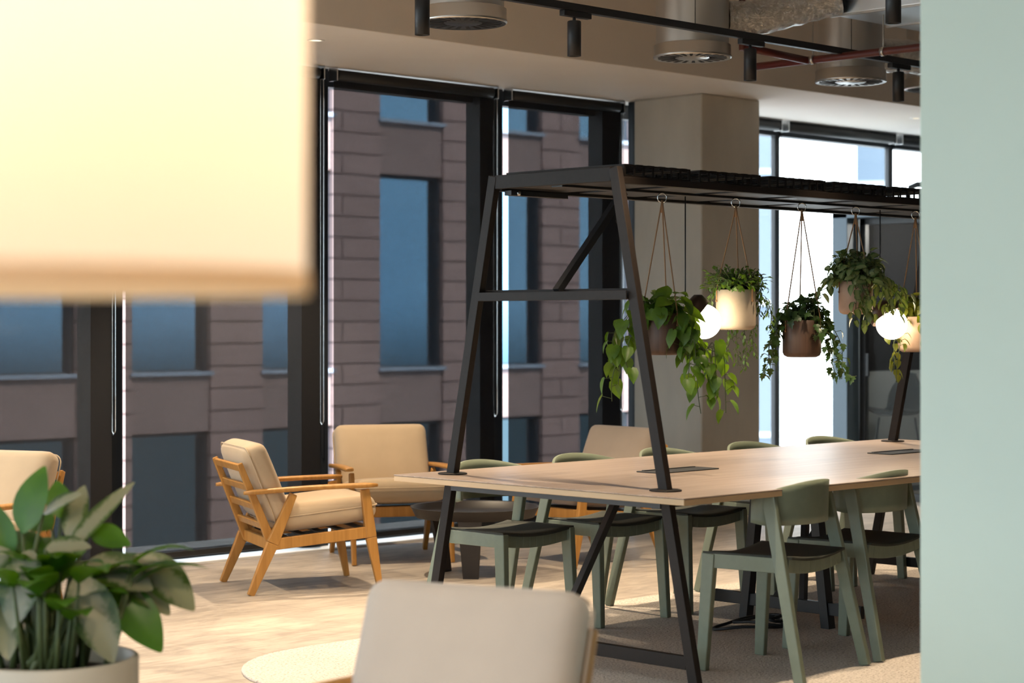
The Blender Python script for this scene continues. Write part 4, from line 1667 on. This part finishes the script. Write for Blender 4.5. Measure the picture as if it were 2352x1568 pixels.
b_ = B(); lathe(b_, [(0, 0), (0.05, 0), (0.055, 0.012), (0, 0.014)], (13.6 - PU, 8.5 - PV1, PZ - 0.065), 24); obj('pod_fill_disc', b_, M_led, t)  # unseen glowing disc added to brighten the pod inside
light('pod_fill_light', 'POINT', (13.6, 8.5, PZ - 0.12), 30, (1.0, 0.93, 0.85), shadow_soft_size=0.05)  # added fill so the chair stands out in the dark pod

# chair inside the pod
t = thing('shell_chair', 'black high shell chair inside the glazed meeting pod', 'chair', (13.14, 8.90, 0), 0.0)
t.scale = (0.78, 0.78, 1)
bm = B()
fc = (-FW * 0.6 - RT * 0.8).normalized()
sdv = Vector((-fc.y, fc.x, 0))
n, m = 14, 10
G = {}
for i in range(n + 1):
    for j in range(m + 1):
        a = -1 + 2 * i / n
        tt = j / m
        if tt < 0.45:
            y = 0.20 - tt / 0.45 * 0.36
            z = 0.63 + 0.02 * (1 - tt)
        else:
            k = (tt - 0.45) / 0.55
            y = -0.16 - 0.07 * k
            z = 0.64 + 0.34 * k
        wd = 0.20 + 0.04 * math.sin(tt * PI) - 0.10 * max(0, tt - 0.75) / 0.25
        cup = 0.05 * a * a
        G[i, j] = bm.verts.new(sdv * (a * wd) + fc * (y + cup) + Vector((0, 0, z + cup * (1 - tt))))
for i in range(n):
    for j in range(m):
        bm.faces.new((G[i, j], G[i + 1, j], G[i + 1, j + 1], G[i, j + 1])).smooth = True
o = obj('shell', bm, M_blackplastic, t)
so = o.modifiers.new('solid', 'SOLIDIFY'); so.thickness = 0.02
for sx, sy in ((1, 1), (1, -1), (-1, 1), (-1, -1)):
    bm = B(); tube(bm, [sdv * (0.13 * sx) + fc * (0.12 * sy) + Vector((0, 0, 0.63)), sdv * (0.21 * sx) + fc * (0.21 * sy)], 0.011, 10)
    obj('leg', bm, M_black, t)

# ---------------------------------------------------------------- floor plant at the left
PD_ = 5.3
pp = FW * PD_ + RT * ((118 - 1176) / 4520 * PD_)
t = thing('potted_plant', 'large silver-streaked leafy plant in a cream round pot, lower left', 'potted plant', (pp.x, pp.y, 0))
bm = B(); lathe(bm, [(0, 0), (0.19, 0), (0.205, 0.012), (0.232, 0.30), (0.232, 0.478), (0.228, 0.482), (0.214, 0.482), (0.212, 0.430), (0, 0.430)], seg=64)
pot = obj('pot', bm, M_cream_pot, t)
bm = B(); lathe(bm, [(0.211, 0.432), (0.12, 0.452), (0, 0.457)], seg=32); obj('soil', bm, M_soil, pot)


def cpt(px, py, dd):      # point in the plant's own frame seen at pixel-like angle (px, py) at depth PD_ + dd
    D = PD_ + dd
    q = FW * D + RT * ((px - 1176) / 4520 * D) + Vector((0, 0, H - (py - 741) / 4520 * D))
    return q - Vector((pp.x, pp.y, 0))


big = [  # petiole top, tip, depth offsets, width, bright?
    ((52, 1225), (95, 1068), 0.02, 0.03, 0.082, 1), ((20, 1290), (-25, 1150), 0.0, 0.0, 0.07, 1), ((150, 1275), (305, 1098), -0.02, 0.06, 0.052, 0),
    ((100, 1180), (178, 1132), 0.04, -0.02, 0.050, 0), ((160, 1240), (190, 1110), 0.06, 0.10, 0.062, 0), ((165, 1270), (222, 1182), 0.02, 0.02, 0.035, 0),
    ((72, 1262), (22, 1440), -0.08, -0.17, 0.098, 0), ((175, 1320), (255, 1518), -0.08, -0.16, 0.108, 0), ((200, 1290), (348, 1352), 0.0, -0.02, 0.105, 0),
    ((255, 1280), (388, 1410), 0.05, 0.02, 0.095, 0), ((310, 1275), (446, 1400), 0.06, 0.04, 0.105, 0), ((255, 1345), (368, 1495), 0.02, -0.03, 0.105, 1),
    ((205, 1225), (300, 1250), 0.04, 0.05, 0.075, 1), ((105, 1260), (205, 1255), -0.06, -0.08, 0.060, 0), ((10, 1390), (15, 1510), -0.05, -0.14, 0.07, 0),
    ((20, 1262), (-60, 1330), -0.06, -0.1, 0.09, 0), ((120, 1215), (60, 1190), 0.1, 0.14, 0.07, 1), ((140, 1190), (128, 1100), 0.12, 0.15, 0.06, 1),
    ((210, 1340), (275, 1410), 0.08, 0.10, 0.08, 1), ((90, 1300), (110, 1400), 0.10, 0.10, 0.07, 1), ((-30, 1240), (-90, 1110), 0.05, 0.05, 0.09, 1),
    ((-20, 1330), (-90, 1440), -0.05, -0.1, 0.10, 0), ((170, 1395), (200, 1470), 0.1, 0.08, 0.05, 1), ((300, 1330), (345, 1480), 0.08, 0.08, 0.07, 1)]
stems = B()
for i, (a, b_, d0, d1, wd, bright) in enumerate(big):
    A_, T_ = cpt(*a, d0), cpt(*b_, d1)
    rootp = Vector((rnd.uniform(-0.10, 0.10), rnd.uniform(-0.10, 0.10), 0.45))
    mid = rootp.lerp(A_, 0.55) + Vector((0, 0, 0.03))
    tube(stems, [rootp, mid, A_], 0.010, 7, 0.004)
    d = (T_ - A_)
    bm = B()
    up = Vector((0, 0, 1)) - FW * 0.85
    leaf(bm, A_, d.normalized() + Vector((0, 0, 0.10)), up, d.length * 1.04, wd * 1.22, 'lance', 0.16, 0.22)
    me_o = obj('leaf', bm, M_agl_green if bright else M_agl, t, subsurf=1)
obj('stem', stems, M_stem, t)
fil = B()
r_ = random.Random(3)
for k in range(44):
    a = r_.uniform(0, 2 * PI)
    rr = r_.uniform(0.02, 0.15)
    p0 = Vector((rr * math.cos(a), rr * math.sin(a), 0.44))
    p1 = Vector((rr * 1.5 * math.cos(a), rr * 1.5 * math.sin(a), r_.uniform(0.6, 0.74)))
    tube(fil, [p0, p1], 0.008, 6, 0.004)
    leaf(fil, p1, (p1 - p0).normalized() + Vector((0.8 * math.cos(a), 0.8 * math.sin(a), 0.1)), (0, 0, 1), r_.uniform(0.15, 0.22), 0.09, 'lance', 0.5, 0.2)
mat_fix(fil)
obj('foliage', fil, [M_agl_green, M_stem], t)

# ---------------------------------------------------------------- near lamp with drum shade
LD = 1.6
lp = FW * LD + RT * ((700 - 1176) / 4520 * LD - 0.30)
t = thing('lamp', 'huge blurred glowing cream drum lampshade at the upper left', 'lamp', (lp.x, lp.y, 0))
m = bpy.data.materials.new('linen_shade')
m.use_nodes = True
nt = m.node_tree.nodes
nt.clear()
out = nt.new('ShaderNodeOutputMaterial'); mx = nt.new('ShaderNodeMixShader'); trl = nt.new('ShaderNodeBsdfTranslucent'); dff = nt.new('ShaderNodeBsdfDiffuse')
trl.inputs['Color'].default_value = (0.82, 0.69, 0.60, 1)
dff.inputs['Color'].default_value = (0.70, 0.60, 0.45, 1)
mx.inputs[0].default_value = 0.6
LK(m, dff.outputs[0], mx.inputs[1]); LK(m, trl.outputs[0], mx.inputs[2]); LK(m, mx.outputs[0], out.inputs['Surface'])
bm = B(); lathe(bm, [(0.30, 1.405), (0.30, 1.80)], seg=96); obj('lamp_shade', bm, m, t)
mh = m.copy(); mh.name = 'linen_falloff_hem'  # deeper orange puts the dimmer lower edge of the glow into colour
for nd in mh.node_tree.nodes:
    if nd.type == 'BSDF_TRANSLUCENT':
        nd.inputs['Color'].default_value = (0.80, 0.60, 0.38, 1)
bm = B(); lathe(bm, [(0.3015, 1.403), (0.3015, 1.422)], seg=96); obj('falloff_hem', bm, mh, t)  # added edge band imitating the lamplight falling off at the bottom
bm = B(); lathe(bm, [(0, 0), (0.15, 0), (0.15, 0.018), (0.02, 0.03), (0, 0.03)], seg=40); obj('base', bm, M_black, t)
bm = B(); tube(bm, [(0, 0, 0.02), (0, 0, 1.56)], 0.010, 12); obj('pole', bm, M_black, t)
bm = B()
for k in range(3):
    a = 2 * PI * k / 3
    tube(bm, [(0, 0, 1.79), (0.299 * math.cos(a), 0.299 * math.sin(a), 1.79)], 0.002, 6)
obj('spider', bm, M_black, t)
light('lamp_bulb', 'POINT', (lp.x, lp.y, 1.68), 10.0, (1.0, 0.80, 0.54), shadow_soft_size=0.05)
